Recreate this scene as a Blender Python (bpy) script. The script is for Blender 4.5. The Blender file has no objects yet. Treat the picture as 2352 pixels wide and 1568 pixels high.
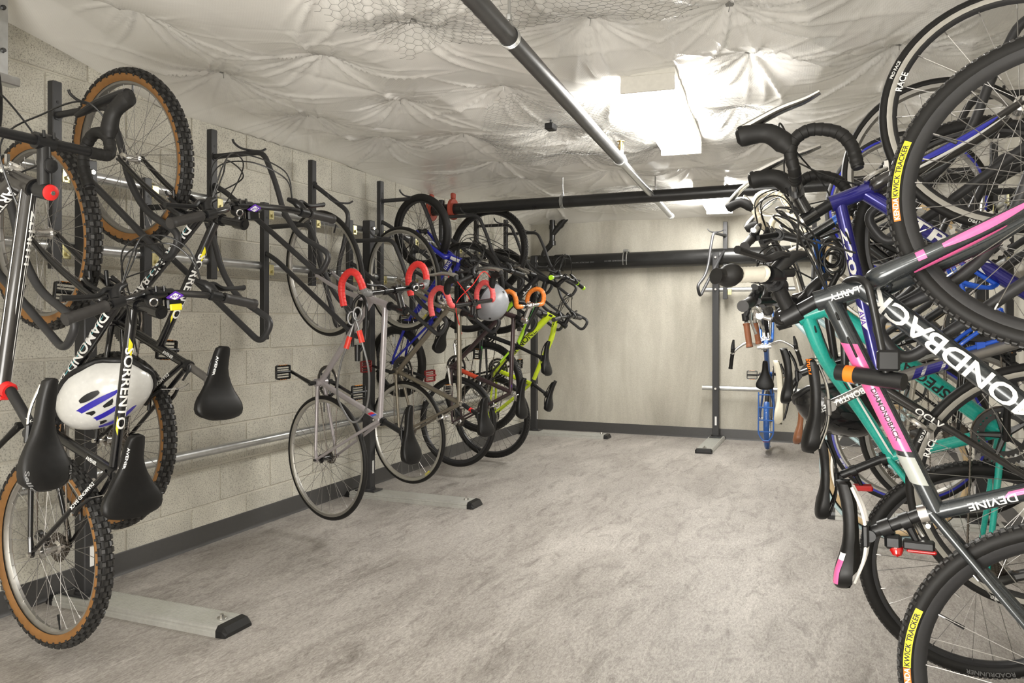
import bpy, bmesh, math, random
import numpy as np
from mathutils import Vector, Matrix

random.seed(7)
rng = np.random.default_rng(7)
PI = math.pi
scene = bpy.context.scene
COL = scene.collection

# ------------------------------------------------------------------ camera, world, exposure
CAM_H = 1.18
YAW = math.atan(742 / 1800)
cam = bpy.data.cameras.new('camera')
cam.sensor_width = 36.0
cam.lens = 1800 * 36.0 / 2352
cam.shift_y = -48 / 2352
cam.clip_start = 0.05
camo = bpy.data.objects.new('camera', cam)
camo.location = (0, 0, CAM_H)
camo.rotation_euler = (PI / 2, 0, YAW)
COL.objects.link(camo)
scene.camera = camo

world = bpy.data.worlds.new('world')
scene.world = world
world.use_nodes = True
world.node_tree.nodes['Background'].inputs[0].default_value = (0.9, 0.95, 1.0, 1)
world.node_tree.nodes['Background'].inputs[1].default_value = 0.3
scene.view_settings.view_transform = 'Standard'
scene.view_settings.look = 'None'
scene.view_settings.gamma = 1.0
scene.view_settings.use_curve_mapping = False
scene.view_settings.exposure = 1.12
LIGHT_STRENGTH = 24.0
# added fill light behind the camera, aimed up and forward to brighten the ceiling
fill_light = bpy.data.lights.new('fill_light', 'AREA'); fill_light.shape = 'SQUARE'; fill_light.size = 1.3; fill_light.energy = 42; fill_light.color = (1.0, .97, .92)
fill_light_obj = bpy.data.objects.new('fill_light', fill_light); fill_light_obj.location = (-.7, -.7, .75); COL.objects.link(fill_light_obj)
fill_light_obj.rotation_euler = Vector((-.35, 2.6, 1.9)).to_track_quat('-Z', 'Y').to_euler()

XL, XR, YB, YF = -3.076, 0.95, 8.03, -2.6      # left wall, right wall, back wall, wall behind the camera

# ------------------------------------------------------------------ materials
MATS = {}

def _new(name):
    m = bpy.data.materials.new(name)
    m.use_nodes = True
    nt = m.node_tree
    return m, nt, nt.nodes['Principled BSDF']

def N(nt, kind, **kw):
    n = nt.nodes.new(kind)
    for k, v in kw.items():
        if k.startswith('i_'):
            n.inputs[k[2:].replace('_', ' ')].default_value = v
        else:
            setattr(n, k, v)
    return n

def paint(name, col, rough=0.4, metal=0.0, coat=0.0, grain=0.0, scale=60.0, spec=None):
    """simple procedural paint / metal / rubber with a little noise in colour and roughness"""
    if name in MATS:
        return MATS[name]
    m, nt, b = _new(name)
    tc = N(nt, 'ShaderNodeTexCoord')
    nz = N(nt, 'ShaderNodeTexNoise', i_Scale=scale, i_Detail=4.0)
    nt.links.new(tc.outputs['Object'], nz.inputs['Vector'])
    mix = N(nt, 'ShaderNodeMix', data_type='RGBA')
    g = 0.10 + grain
    mix.inputs[6].default_value = (*[c * (1 - g) for c in col], 1)
    mix.inputs[7].default_value = (*[min(1, c * (1 + g)) for c in col], 1)
    nt.links.new(nz.outputs['Fac'], mix.inputs[0])
    nt.links.new(mix.outputs[2], b.inputs['Base Color'])
    mr = N(nt, 'ShaderNodeMapRange')
    mr.inputs[3].default_value = max(0.03, rough - 0.07)
    mr.inputs[4].default_value = min(1, rough + 0.07)
    nt.links.new(nz.outputs['Fac'], mr.inputs[0])
    nt.links.new(mr.outputs[0], b.inputs['Roughness'])
    b.inputs['Metallic'].default_value = metal
    if spec is not None: b.inputs['Specular IOR Level'].default_value = spec
    if coat:
        b.inputs['Coat Weight'].default_value = coat
        b.inputs['Coat Roughness'].default_value = 0.08
    MATS[name] = m
    return m

BLACK = paint('gloss black paint', (0.006, 0.006, 0.007), 0.25, 0, 0.5)
SATIN = paint('satin black', (0.011, 0.011, 0.0115), 0.36, spec=.4)
RUBBER = paint('black rubber', (0.012, 0.0115, 0.011), 0.55, grain=0.15, spec=.3)
GRIPM = paint('worn grip rubber', (0.030, 0.028, 0.027), 0.5, grain=0.2, spec=.4)
LEATHER = paint('saddle vinyl', (0.007, 0.0068, 0.0068), 0.42, spec=.32)
TAN = paint('tan sidewall', (0.25, 0.118, 0.034), 0.55, grain=0.15)
CREAM = paint('cream tyre', (0.62, 0.46, 0.26), 0.6)
SILVER = paint('silver alloy', (0.70, 0.69, 0.67), 0.25, 1.0)
RIMM = paint('rim alloy', (0.62, 0.61, 0.58), 0.38, 1.0)
DARKRIM = paint('black rim', (0.035, 0.035, 0.037), 0.35, 0.3)
GREYRIM = paint('grey rim', (0.30, 0.29, 0.27), 0.42, 0.8)
SPOKE = paint('spoke steel', (0.34, 0.33, 0.32), 0.35, 0.9)
SPOKEB = paint('black spoke', (0.05, 0.05, 0.05), 0.35, 0.6)
CHAIN = paint('chain steel', (0.16, 0.14, 0.12), 0.4, 0.9)
STEELD = paint('dark steel', (0.10, 0.10, 0.10), 0.4, 0.8)
RACK = paint('charcoal powder coat', (0.036, 0.036, 0.038), 0.42, 0.15, grain=0.05)
GALV = paint('galvanised pipe', (0.60, 0.61, 0.61), 0.32, 0.95, grain=0.12, scale=25)
ALU = paint('ribbed aluminium', (0.60, 0.60, 0.57), 0.42, 0.55, grain=0.05)
ZINC = paint('yellow zinc', (0.62, 0.56, 0.30), 0.3, 0.9, grain=0.25, scale=30)
WHITE = paint('white print', (0.85, 0.85, 0.83), 0.45)
YELP = paint('yellow print', (0.85, 0.75, 0.02), 0.45)
TEALP = paint('teal print', (0.10, 0.36, 0.40), 0.45)
REDP = paint('red print', (0.65, 0.02, 0.02), 0.4)
ORANGE = paint('orange print', (0.85, 0.20, 0.01), 0.45)
GREYP = paint('grey print', (0.16, 0.16, 0.16), 0.5)
BLACKP = paint('black print', (0.01, 0.01, 0.01), 0.5)
PURPLE = paint('purple sticker', (0.12, 0.03, 0.42), 0.4)
PINK = paint('pink paint', (0.80, 0.13, 0.35), 0.3, 0, 0.5)
CABLE = paint('cable housing', (0.012, 0.012, 0.012), 0.35)
REFL = paint('clear reflector', (0.75, 0.76, 0.76), 0.15, 0.0, 0.8)
AMBER = paint('amber reflector', (0.85, 0.28, 0.01), 0.2, 0, 0.8)
REDGL = paint('red reflector', (0.45, 0.01, 0.01), 0.15, 0, 0.9)
PVC = paint('black pipe', (0.016, 0.016, 0.016), 0.3, grain=0.3, scale=9)
IRON = paint('grey iron pipe', (0.10, 0.10, 0.10), 0.42, 0.5, grain=0.25, scale=14)
PUTTY = paint('red firestop collar', (0.42, 0.07, 0.04), 0.6)

def emit(name, col, strength):
    m, nt, b = _new(name)
    b.inputs['Base Color'].default_value = (*col, 1)
    b.inputs['Emission Color'].default_value = (*col, 1)
    b.inputs['Emission Strength'].default_value = strength
    return m

def mat_block():
    m, nt, b = _new('grey masonry block')
    tc = N(nt, 'ShaderNodeTexCoord'); oi = N(nt, 'ShaderNodeObjectInfo')
    off = N(nt, 'ShaderNodeVectorMath', operation='ADD')
    sc = N(nt, 'ShaderNodeVectorMath', operation='SCALE'); sc.inputs['Scale'].default_value = 13.7
    cmb = N(nt, 'ShaderNodeCombineXYZ')
    for k in range(3): nt.links.new(oi.outputs['Random'], cmb.inputs[k])
    nt.links.new(cmb.outputs[0], sc.inputs[0])
    nt.links.new(tc.outputs['Object'], off.inputs[0]); nt.links.new(sc.outputs[0], off.inputs[1])
    n1 = N(nt, 'ShaderNodeTexNoise', i_Scale=150.0, i_Detail=5.0, i_Roughness=0.75)
    n2 = N(nt, 'ShaderNodeTexNoise', i_Scale=7.0, i_Detail=4.0)
    vo = N(nt, 'ShaderNodeTexVoronoi', i_Scale=170.0)
    for n in (n1, n2, vo): nt.links.new(off.outputs[0], n.inputs['Vector'])
    r1 = N(nt, 'ShaderNodeValToRGB')
    r1.color_ramp.elements[0].position = 0.33; r1.color_ramp.elements[0].color = (0.22, 0.205, 0.175, 1)
    r1.color_ramp.elements[1].position = 0.50; r1.color_ramp.elements[1].color = (0.68, 0.655, 0.58, 1)
    nt.links.new(n1.outputs['Fac'], r1.inputs[0])
    mul = N(nt, 'ShaderNodeMix', data_type='RGBA', blend_type='MULTIPLY'); mul.inputs[0].default_value = 1
    r2 = N(nt, 'ShaderNodeValToRGB')
    r2.color_ramp.elements[0].position = 0.25; r2.color_ramp.elements[0].color = (0.80, 0.80, 0.79, 1)
    r2.color_ramp.elements[1].position = 0.7; r2.color_ramp.elements[1].color = (1.0, 1.0, 0.98, 1)
    nt.links.new(n2.outputs['Fac'], r2.inputs[0])
    nt.links.new(r1.outputs[0], mul.inputs[6]); nt.links.new(r2.outputs[0], mul.inputs[7])
    hv = N(nt, 'ShaderNodeHueSaturation')
    mr = N(nt, 'ShaderNodeMapRange'); mr.inputs[3].default_value = 0.88; mr.inputs[4].default_value = 1.08
    nt.links.new(oi.outputs['Random'], mr.inputs[0]); nt.links.new(mr.outputs[0], hv.inputs['Value'])
    nt.links.new(mul.outputs[2], hv.inputs['Color'])
    nt.links.new(hv.outputs[0], b.inputs['Base Color'])
    b.inputs['Roughness'].default_value = 0.9
    bp = N(nt, 'ShaderNodeBump', i_Strength=0.5, i_Distance=0.003)
    nt.links.new(n1.outputs['Fac'], bp.inputs['Height']); nt.links.new(bp.outputs[0], b.inputs['Normal'])
    return m

def mat_concrete(name, c0, c1, streak=True):
    m, nt, b = _new(name)
    tc = N(nt, 'ShaderNodeTexCoord')
    mp = N(nt, 'ShaderNodeMapping'); mp.inputs['Scale'].default_value = (1.6, 1.6, 0.35) if streak else (1, 1, 1)
    nt.links.new(tc.outputs['Object'], mp.inputs[0])
    n1 = N(nt, 'ShaderNodeTexNoise', i_Scale=2.2, i_Detail=6.0, i_Roughness=0.6, i_Distortion=0.4)
    n2 = N(nt, 'ShaderNodeTexNoise', i_Scale=110.0, i_Detail=3.0)
    n3 = N(nt, 'ShaderNodeTexNoise', i_Scale=0.9, i_Detail=3.0)
    nt.links.new(mp.outputs[0], n1.inputs['Vector']); nt.links.new(tc.outputs['Object'], n2.inputs['Vector'])
    nt.links.new(tc.outputs['Object'], n3.inputs['Vector'])
    r = N(nt, 'ShaderNodeValToRGB')
    r.color_ramp.elements[0].position = 0.32; r.color_ramp.elements[0].color = (*c0, 1)
    r.color_ramp.elements[1].position = 0.68; r.color_ramp.elements[1].color = (*c1, 1)
    nt.links.new(n1.outputs['Fac'], r.inputs[0])
    mx = N(nt, 'ShaderNodeMix', data_type='RGBA', blend_type='OVERLAY'); mx.inputs[0].default_value = 0.25
    nt.links.new(r.outputs[0], mx.inputs[6]); nt.links.new(n3.outputs['Fac'], mx.inputs[7])
    mx2 = N(nt, 'ShaderNodeMix', data_type='RGBA', blend_type='OVERLAY'); mx2.inputs[0].default_value = 0.2
    nt.links.new(mx.outputs[2], mx2.inputs[6]); nt.links.new(n2.outputs['Fac'], mx2.inputs[7])
    nt.links.new(mx2.outputs[2], b.inputs['Base Color'])
    b.inputs['Roughness'].default_value = 0.85
    bp = N(nt, 'ShaderNodeBump', i_Strength=0.3, i_Distance=0.003)
    nt.links.new(n2.outputs['Fac'], bp.inputs['Height']); nt.links.new(bp.outputs[0], b.inputs['Normal'])
    return m

def mat_floor():
    m, nt, b = _new('scuffed grey floor')
    tc = N(nt, 'ShaderNodeTexCoord')
    def noise(scale, rot, stretch, detail=5.0, dist=0.0, rough=0.6):
        mp = N(nt, 'ShaderNodeMapping'); mp.inputs['Rotation'].default_value = (0, 0, rot); mp.inputs['Scale'].default_value = stretch
        n = N(nt, 'ShaderNodeTexNoise', i_Scale=scale, i_Detail=detail, i_Distortion=dist, i_Roughness=rough)
        nt.links.new(tc.outputs['Object'], mp.inputs[0]); nt.links.new(mp.outputs[0], n.inputs['Vector'])
        return n
    def ramp(src, p0, c0, p1, c1):
        r = N(nt, 'ShaderNodeValToRGB')
        r.color_ramp.elements[0].position = p0; r.color_ramp.elements[0].color = (*c0, 1)
        r.color_ramp.elements[1].position = p1; r.color_ramp.elements[1].color = (*c1, 1)
        nt.links.new(src, r.inputs[0]); return r
    def mixc(a, bb, mode, fac):
        x = N(nt, 'ShaderNodeMix', data_type='RGBA', blend_type=mode)
        x.inputs[0].default_value = fac
        nt.links.new(a, x.inputs[6]); nt.links.new(bb, x.inputs[7]); return x.outputs[2]
    base = ramp(noise(3.0, 0.2, (1, 0.35, 1), 6, 0.6).outputs['Fac'], 0.3, (0.33, 0.305, 0.28), 0.7, (0.54, 0.51, 0.475)).outputs[0]
    fine = ramp(noise(120, 0.5, (1, 0.35, 1), 8, 0.8, 0.8).outputs['Fac'], 0.38, (0.40, 0.38, 0.36), 0.60, (1.0, 1.0, 1.0)).outputs[0]
    c = mixc(base, fine, 'MULTIPLY', 0.75)
    dark = ramp(noise(11, -0.35, (1, 0.3, 1), 9, 1.2, 0.78).outputs['Fac'], 0.32, (0.30, 0.275, 0.255), 0.50, (1, 1, 1)).outputs[0]
    c = mixc(c, dark, 'MULTIPLY', 0.62)
    s1 = ramp(noise(60, 0.9, (1, 0.05, 1), 6, 1.0, 0.65).outputs['Fac'], 0.62, (0, 0, 0), 0.72, (0.15, 0.145, 0.14)).outputs[0]
    s2 = ramp(noise(66, -0.7, (1, 0.05, 1), 6, 1.0, 0.65).outputs['Fac'], 0.62, (0, 0, 0), 0.72, (0.14, 0.135, 0.13)).outputs[0]
    c = mixc(c, s1, 'ADD', 0.8); c = mixc(c, s2, 'ADD', 0.7)
    nt.links.new(c, b.inputs['Base Color'])
    b.inputs['Roughness'].default_value = 0.52
    b.inputs['Specular IOR Level'].default_value = 0.35
    bp = N(nt, 'ShaderNodeBump', i_Strength=0.12, i_Distance=0.002)
    nn = noise(90, 0.5, (1, 0.3, 1))
    nt.links.new(nn.outputs['Fac'], bp.inputs['Height']); nt.links.new(bp.outputs[0], b.inputs['Normal'])
    return m

def mat_fabric():
    m, nt, b = _new('white insulation facing')
    tc = N(nt, 'ShaderNodeTexCoord')
    n = N(nt, 'ShaderNodeTexNoise', i_Scale=3.0, i_Detail=4.0)
    nt.links.new(tc.outputs['Object'], n.inputs['Vector'])
    r = N(nt, 'ShaderNodeValToRGB')
    r.color_ramp.elements[0].position = 0.3; r.color_ramp.elements[0].color = (0.80, 0.785, 0.745, 1)
    r.color_ramp.elements[1].position = 0.7; r.color_ramp.elements[1].color = (0.86, 0.845, 0.81, 1)
    nt.links.new(n.outputs['Fac'], r.inputs[0]); nt.links.new(r.outputs[0], b.inputs['Base Color'])
    b.inputs['Roughness'].default_value = 0.27
    b.inputs['Specular IOR Level'].default_value = 0.85
    b.inputs['Coat Weight'].default_value = 0.25
    b.inputs['Coat Roughness'].default_value = 0.2
    w1 = N(nt, 'ShaderNodeTexWave', i_Scale=46.0, wave_type='BANDS', bands_direction='DIAGONAL')
    w2 = N(nt, 'ShaderNodeTexWave', i_Scale=46.0, wave_type='BANDS', bands_direction='X')
    nt.links.new(tc.outputs['Object'], w1.inputs['Vector']); nt.links.new(tc.outputs['Object'], w2.inputs['Vector'])
    n2 = N(nt, 'ShaderNodeTexNoise', i_Scale=9.0, i_Detail=6.0, i_Distortion=1.8)
    nt.links.new(tc.outputs['Object'], n2.inputs['Vector'])
    add = N(nt, 'ShaderNodeMath', operation='ADD'); add2 = N(nt, 'ShaderNodeMath', operation='MULTIPLY_ADD')
    nt.links.new(w1.outputs['Fac'], add.inputs[0]); nt.links.new(w2.outputs['Fac'], add.inputs[1])
    nt.links.new(n2.outputs['Fac'], add2.inputs[0]); add2.inputs[1].default_value = 5.0
    nt.links.new(add.outputs[0], add2.inputs[2])
    bp = N(nt, 'ShaderNodeBump', i_Strength=0.22, i_Distance=0.0009)
    nt.links.new(add2.outputs[0], bp.inputs['Height']); nt.links.new(bp.outputs[0], b.inputs['Normal'])
    return m

# ------------------------------------------------------------------ mesh helpers
def vec(*a): return np.array(a, float)
def unit(v):
    n = np.linalg.norm(v)
    return v / n if n > 1e-12 else v

class MB:
    """collects shapes into one mesh"""
    def __init__(s): s.v = []; s.f = []; s.m = []; s.n = 0
    def add(s, verts, faces, mi=0):
        o = s.n
        s.v.extend([tuple(map(float, p)) for p in verts]); s.n += len(verts)
        s.f.extend([tuple(i + o for i in f) for f in faces])
        if isinstance(mi, int): s.m.extend([mi] * len(faces))
        else: s.m.extend(mi)
    def tube(s, pts, r, n=10, mi=0, caps=True, closed=False, sx=1.0, up=None, mfun=None, capmi=None):
        pts = [np.asarray(p, float) for p in pts]; k = len(pts)
        r = [r] * k if not hasattr(r, '__len__') else list(r)
        T = []
        for i in range(k):
            if closed: d = pts[(i + 1) % k] - pts[i - 1]
            else: d = pts[min(i + 1, k - 1)] - pts[max(i - 1, 0)]
            T.append(unit(d))
        a = np.asarray(up, float) if up is not None else vec(0.13, 0.29, 0.95)
        if abs(a @ T[0]) > 0.93 * np.linalg.norm(a): a = vec(1, 0.2, 0.1)
        nrm = unit(a - T[0] * (a @ T[0])); V = []
        for i in range(k):
            nrm = unit(nrm - T[i] * (nrm @ T[i])); b = np.cross(T[i], nrm)
            for j in range(n):
                t = 2 * PI * j / n
                V.append(pts[i] + r[i] * (math.cos(t) * nrm + sx * math.sin(t) * b))
        F = []; M = []
        for i in range(k if closed else k - 1):
            i2 = (i + 1) % k
            for j in range(n):
                j2 = (j + 1) % n
                F.append((i * n + j, i * n + j2, i2 * n + j2, i2 * n + j)); M.append(mfun(i, j) if mfun else mi)
        if caps and not closed:
            F.append(tuple(range(n - 1, -1, -1))); M.append(mi if capmi is None else capmi)
            F.append(tuple((k - 1) * n + j for j in range(n))); M.append(mi if capmi is None else capmi)
        s.add(V, F, M)
        return s
    def box(s, c, size, R=None, mi=0, bev=0.0):
        c = np.asarray(c, float); h = np.asarray(size, float) / 2
        R = np.eye(3) if R is None else np.asarray(R, float)
        if bev <= 0:
            P = [c + R @ (h * vec(x, y, z)) for x in (-1, 1) for y in (-1, 1) for z in (-1, 1)]
            s.add(P, [(0, 1, 3, 2), (4, 6, 7, 5), (0, 4, 5, 1), (2, 3, 7, 6), (0, 2, 6, 4), (1, 5, 7, 3)], mi)
        else:
            b = bev; P = []; idx = {}
            for ax in range(3):
                for sx in (-1, 1):
                    for sy in (-1, 1):
                        for sz in (-1, 1):
                            q = vec(sx, sy, sz); o = h - b; o = o.copy(); o[ax] = h[ax]
                            idx[(ax, sx, sy, sz)] = len(P); P.append(c + R @ (o * q))
            F = []
            for ax in range(3):
                for sg in (-1, 1):
                    oth = [i for i in range(3) if i != ax]
                    ring = []
                    for (p, q) in ((-1, -1), (1, -1), (1, 1), (-1, 1)):
                        k = [0, 0, 0]; k[ax] = sg; k[oth[0]] = p; k[oth[1]] = q
                        ring.append(idx[(ax, *k)])
                    flip = (sg < 0) != (ax == 1)
                    F.append(tuple(ring[::-1] if flip else ring))
            for ax in range(3):      # edges parallel to ax
                o1, o2 = [i for i in range(3) if i != ax]
                for p in (-1, 1):
                    for q in (-1, 1):
                        def K(face, sg):
                            k = [0, 0, 0]; k[ax] = sg; k[o1] = p; k[o2] = q
                            return idx[(face, *k)]
                        ring = (K(o1, -1), K(o1, 1), K(o2, 1), K(o2, -1))
                        F.append(ring if (p * q > 0) != (ax == 1) else ring[::-1])
            for sx in (-1, 1):
                for sy in (-1, 1):
                    for sz in (-1, 1):
                        r3 = (idx[(0, sx, sy, sz)], idx[(1, sx, sy, sz)], idx[(2, sx, sy, sz)])
                        F.append(r3 if sx * sy * sz > 0 else r3[::-1])
            s.add(P, F, mi)
        return s
    def cyl(s, a, b, r, n=14, mi=0, r2=None):
        return s.tube([a, b], [r, r if r2 is None else r2], n, mi)
    def lathe(s, prof, c=(0, 0, 0), ax=(0, 1, 0), n=24, mi=0, closed=False, mfun=None):
        """profile of (radius, height) revolved about ax through c"""
        c = np.asarray(c, float); ax = unit(np.asarray(ax, float))
        e = unit(np.cross(ax, vec(0.31, 0.87, 0.11) if abs(ax[1]) < 0.9 else vec(1, 0, 0))); g = np.cross(ax, e)
        V = []; k = len(prof)
        for (r, h) in prof:
            for j in range(n):
                t = 2 * PI * j / n
                V.append(c + ax * h + r * (math.cos(t) * e + math.sin(t) * g))
        F = []; M = []
        for i in range(k if closed else k - 1):
            i2 = (i + 1) % k
            for j in range(n):
                j2 = (j + 1) % n
                F.append((i * n + j, i * n + j2, i2 * n + j2, i2 * n + j)); M.append(mfun(i) if mfun else mi)
        s.add(V, F, M); return s
    def mesh(s, name, mats, smooth=True):
        me = bpy.data.meshes.new(name)
        me.from_pydata(s.v, [], s.f)
        for m in (mats if isinstance(mats, (list, tuple)) else [mats]): me.materials.append(m)
        if s.f:
            me.polygons.foreach_set('material_index', s.m)
            me.polygons.foreach_set('use_smooth', [smooth] * len(s.f))
        me.validate(); me.update()
        if smooth: me.set_sharp_from_angle(angle=math.radians(38))
        return me
    def build(s, name, mats, parent=None, smooth=True, M=None):
        return link(name, s.mesh(name, mats, smooth), parent, M)

def link(name, data, parent=None, M=None):
    o = bpy.data.objects.new(name, data); COL.objects.link(o)
    if parent is not None: o.parent = parent
    if M is not None: o.matrix_local = M
    return o

def tag(o, label=None, cat=None, group=None, kind=None):
    for k, v in (('label', label), ('category', cat), ('group', group), ('kind', kind)):
        if v: o[k] = v
    return o

def thing(name, label, cat, M=None, group=None):
    o = bpy.data.objects.new(name, None); COL.objects.link(o)
    o.empty_display_size = 0.1
    if M is not None: o.matrix_world = M
    return tag(o, label, cat, group)

def spline(pts, per=6, closed=False):
    P = [np.asarray(p, float) for p in pts]; k = len(P); out = []
    for i in range(k if closed else k - 1):
        p0 = P[i - 1] if (closed or i > 0) else 2 * P[0] - P[1]
        p1 = P[i]; p2 = P[(i + 1) % k]
        p3 = P[(i + 2) % k] if (closed or i + 2 < k) else 2 * P[-1] - P[-2]
        for j in range(per):
            t = j / per
            out.append(0.5 * ((2 * p1) + (-p0 + p2) * t + (2 * p0 - 5 * p1 + 4 * p2 - p3) * t * t + (-p0 + 3 * p1 - 3 * p2 + p3) * t ** 3))
    if not closed: out.append(P[-1])
    return out

def fillet(pts, rad, per=5):
    """polyline with rounded corners"""
    P = [np.asarray(p, float) for p in pts]; out = [P[0]]
    for i in range(1, len(P) - 1):
        a, b, c = P[i - 1], P[i], P[i + 1]
        u, w = unit(a - b), unit(c - b)
        r = min(rad if not hasattr(rad, '__len__') else rad[i - 1], np.linalg.norm(a - b) * 0.48, np.linalg.norm(c - b) * 0.48)
        s0, s1 = b + u * r, b + w * r
        for j in range(per + 1):
            t = j / per
            out.append((1 - t) ** 2 * s0 + 2 * t * (1 - t) * b + t * t * s1)
    out.append(P[-1]); return out

# ------------------------------------------------------------------ lettering
_TXT = {}
def glyphs(txt, bold=0.012, shear=0.0, space=1.0):
    """(verts Nx2 with height 1 for capitals, faces, width)"""
    key = (txt, bold, shear, space)
    if key in _TXT: return _TXT[key]
    cu = bpy.data.curves.new('lettering', 'FONT'); cu.body = txt; cu.offset = bold; cu.shear = shear
    cu.resolution_u = 3; cu.space_character = space
    ob = bpy.data.objects.new('lettering', cu); COL.objects.link(ob)
    dg = bpy.context.evaluated_depsgraph_get()
    me = bpy.data.meshes.new_from_object(ob.evaluated_get(dg))
    bm = bmesh.new(); bm.from_mesh(me)
    if len(bm.verts):      # cut into strips so the letters can follow a curved surface
        for ax in (1, 0):
            vals = [q.co[ax] for q in bm.verts]; lo, hi = min(vals), max(vals)
            step = .10 if ax else .35
            c = lo + step
            while c < hi:
                no = [0, 0, 0]; no[ax] = 1; co_ = [0, 0, 0]; co_[ax] = c
                bmesh.ops.bisect_plane(bm, geom=bm.verts[:] + bm.edges[:] + bm.faces[:], plane_co=co_, plane_no=no, dist=1e-5)
                c += step
        bm.verts.index_update()
    v = np.array([q.co[:2] for q in bm.verts]) if len(bm.verts) else np.zeros((0, 2))
    f = [tuple(q.index for q in p.verts) for p in bm.faces]
    bm.free()
    bpy.data.objects.remove(ob); bpy.data.curves.remove(cu); bpy.data.meshes.remove(me)
    if len(v):
        v = v - v.min(0); v = v / 0.70
    _TXT[key] = (v, f, float(v[:, 0].max()) if len(v) else 0)
    return _TXT[key]

def tube_text(txt, a, b, face, r, h, mat, parent, start=0.0, center=False, lift=0.0012, bold=0.02, shear=0.0, stretch=1.0, off=0.0, M=None, name='lettering'):
    """text running from a towards b wrapped round a tube of radius r, on its side facing `face`"""
    v, f, w = glyphs(txt, bold, shear)
    if not len(v): return
    a = np.asarray(a, float); b = np.asarray(b, float); d = unit(b - a)
    n = np.asarray(face, float); n = unit(n - d * (n @ d)); c = np.cross(n, d)
    L = np.linalg.norm(b - a)
    if stretch < 0: stretch = -stretch * L / (w * h)
    s0 = (L - w * h * stretch) / 2 if center else start * L
    P = []
    for (x, y) in v:
        s = (y - 0.5) * h + off; ph = s / r
        P.append(a + d * (s0 + x * h * stretch) + (r + lift) * (math.cos(ph) * n + math.sin(ph) * c))
    mb = MB(); mb.add(P, f)
    return mb.build(name, mat, parent, False, M)

def arc_text(txt, center, ex, ey, rad, ang0, h, mat, parent, nrm, lift=0.0, bold=0.02, stretch=1.0, out=1, name='lettering'):
    """text running round a wheel side: ex, ey span the wheel plane"""
    v, f, w = glyphs(txt, bold)
    c = np.asarray(center, float); ex = np.asarray(ex, float); ey = np.asarray(ey, float); nrm = np.asarray(nrm, float)
    P = []
    for (x, y) in v:
        a = ang0 + x * h * stretch / rad; rr = rad + out * (y - 0.5) * h
        P.append(c + rr * (math.cos(a) * ex + math.sin(a) * ey) + nrm * lift)
    mb = MB(); mb.add(P, f)
    return mb.build(name, mat, parent, False)

def flat_text(txt, o, ex, ey, h, mat, parent, bold=0.02, stretch=1.0, M=None, name='lettering'):
    v, f, w = glyphs(txt, bold)
    o = np.asarray(o, float); ex = np.asarray(ex, float); ey = np.asarray(ey, float)
    mb = MB(); mb.add([o + ex * (x - w / 2) * h * stretch + ey * (y - 0.5) * h for (x, y) in v], f)
    return mb.build(name, mat, parent, False, M)

exec_parts = []

# ------------------------------------------------------------------ room shell
def slab(name, lo, hi, mat, kind='structure', parent=None):
    mb = MB(); lo = np.array(lo, float); hi = np.array(hi, float)
    mb.box((lo + hi) / 2, hi - lo)
    o = mb.build(name, mat, parent, False)
    if kind: o['kind'] = kind
    return o

MORTAR = mat_concrete('pale mortar', (0.54, 0.51, 0.44), (0.66, 0.63, 0.55), False)
BLOCK = mat_block()
BACKM = mat_concrete('plastered concrete', (0.41, 0.385, 0.325), (0.60, 0.575, 0.50))
BASEM = paint('dark grey vinyl', (0.050, 0.048, 0.047), 0.42, grain=0.05)

floor = slab('floor', (XL - .15, YF - .15, -.1), (XR + .15, YB + .15, 0), mat_floor())
wall_left = slab('wall_left', (XL - .14, YF, 0), (XL - .007, YB + .1, 2.55), MORTAR)
slab('wall_back', (XL - .14, YB, 0), (XR + .14, YB + .14, 2.55), BACKM)
slab('wall_right', (XR, YF, 0), (XR + .14, YB + .1, 2.55), BACKM)
slab('wall_front', (XL - .14, YF - .14, 0), (XR + .14, YF, 2.55), BACKM)

def block_mesh(ly, lz):
    mb = MB(); mb.box((-0.015, 0, 0), (0.03, ly, lz), bev=0.003)
    return mb.mesh('block', BLOCK, False)
FULLB = block_mesh(0.3964, 0.1932)
for c in range(12):
    z0 = c * 0.2032
    y = 3.117 - 0.4064 * 8 + (0.2032 if c % 2 else 0)
    while y < YB:
        a, b = max(y, 0.5), min(y + 0.4064, YB)
        if b - a > 0.05:
            full = b - a > 0.40
            me = FULLB if full else block_mesh(b - a - .01, .1932)
            o = link('block', me, wall_left)
            o.location = (XL + random.uniform(-.0012, .0012), (a + b) / 2, z0 + .1016)
        y += 0.4064

def baseboard(name, a, b, nrm):
    a = vec(*a, 0); b = vec(*b, 0); n = vec(*nrm, 0); mb = MB()
    prof = [(0.0, 0.0), (0.016, 0.0), (0.013, 0.006), (0.006, 0.018), (0.0045, 0.098), (0.002, 0.102), (0.0, 0.102)]
    V = []
    for p in (a, b):
        for (d, z) in prof: V.append(p + n * d + vec(0, 0, z))
    k = len(prof)
    F = [(i, i + 1, k + i + 1, k + i) for i in range(k - 1)] + [tuple(range(k)), tuple(range(2 * k - 1, k - 1, -1))]
    mb.add(V, F); o = mb.build(name, BASEM); o['kind'] = 'structure'; return o
baseboard('baseboard_left', (XL + .002, YF), (XL + .002, YB), (1, 0))
baseboard('baseboard_back', (XL, YB - .002), (XR, YB - .002), (0, -1))
baseboard('baseboard_right', (XR - .002, YF), (XR - .002, YB), (-1, 0))

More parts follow.
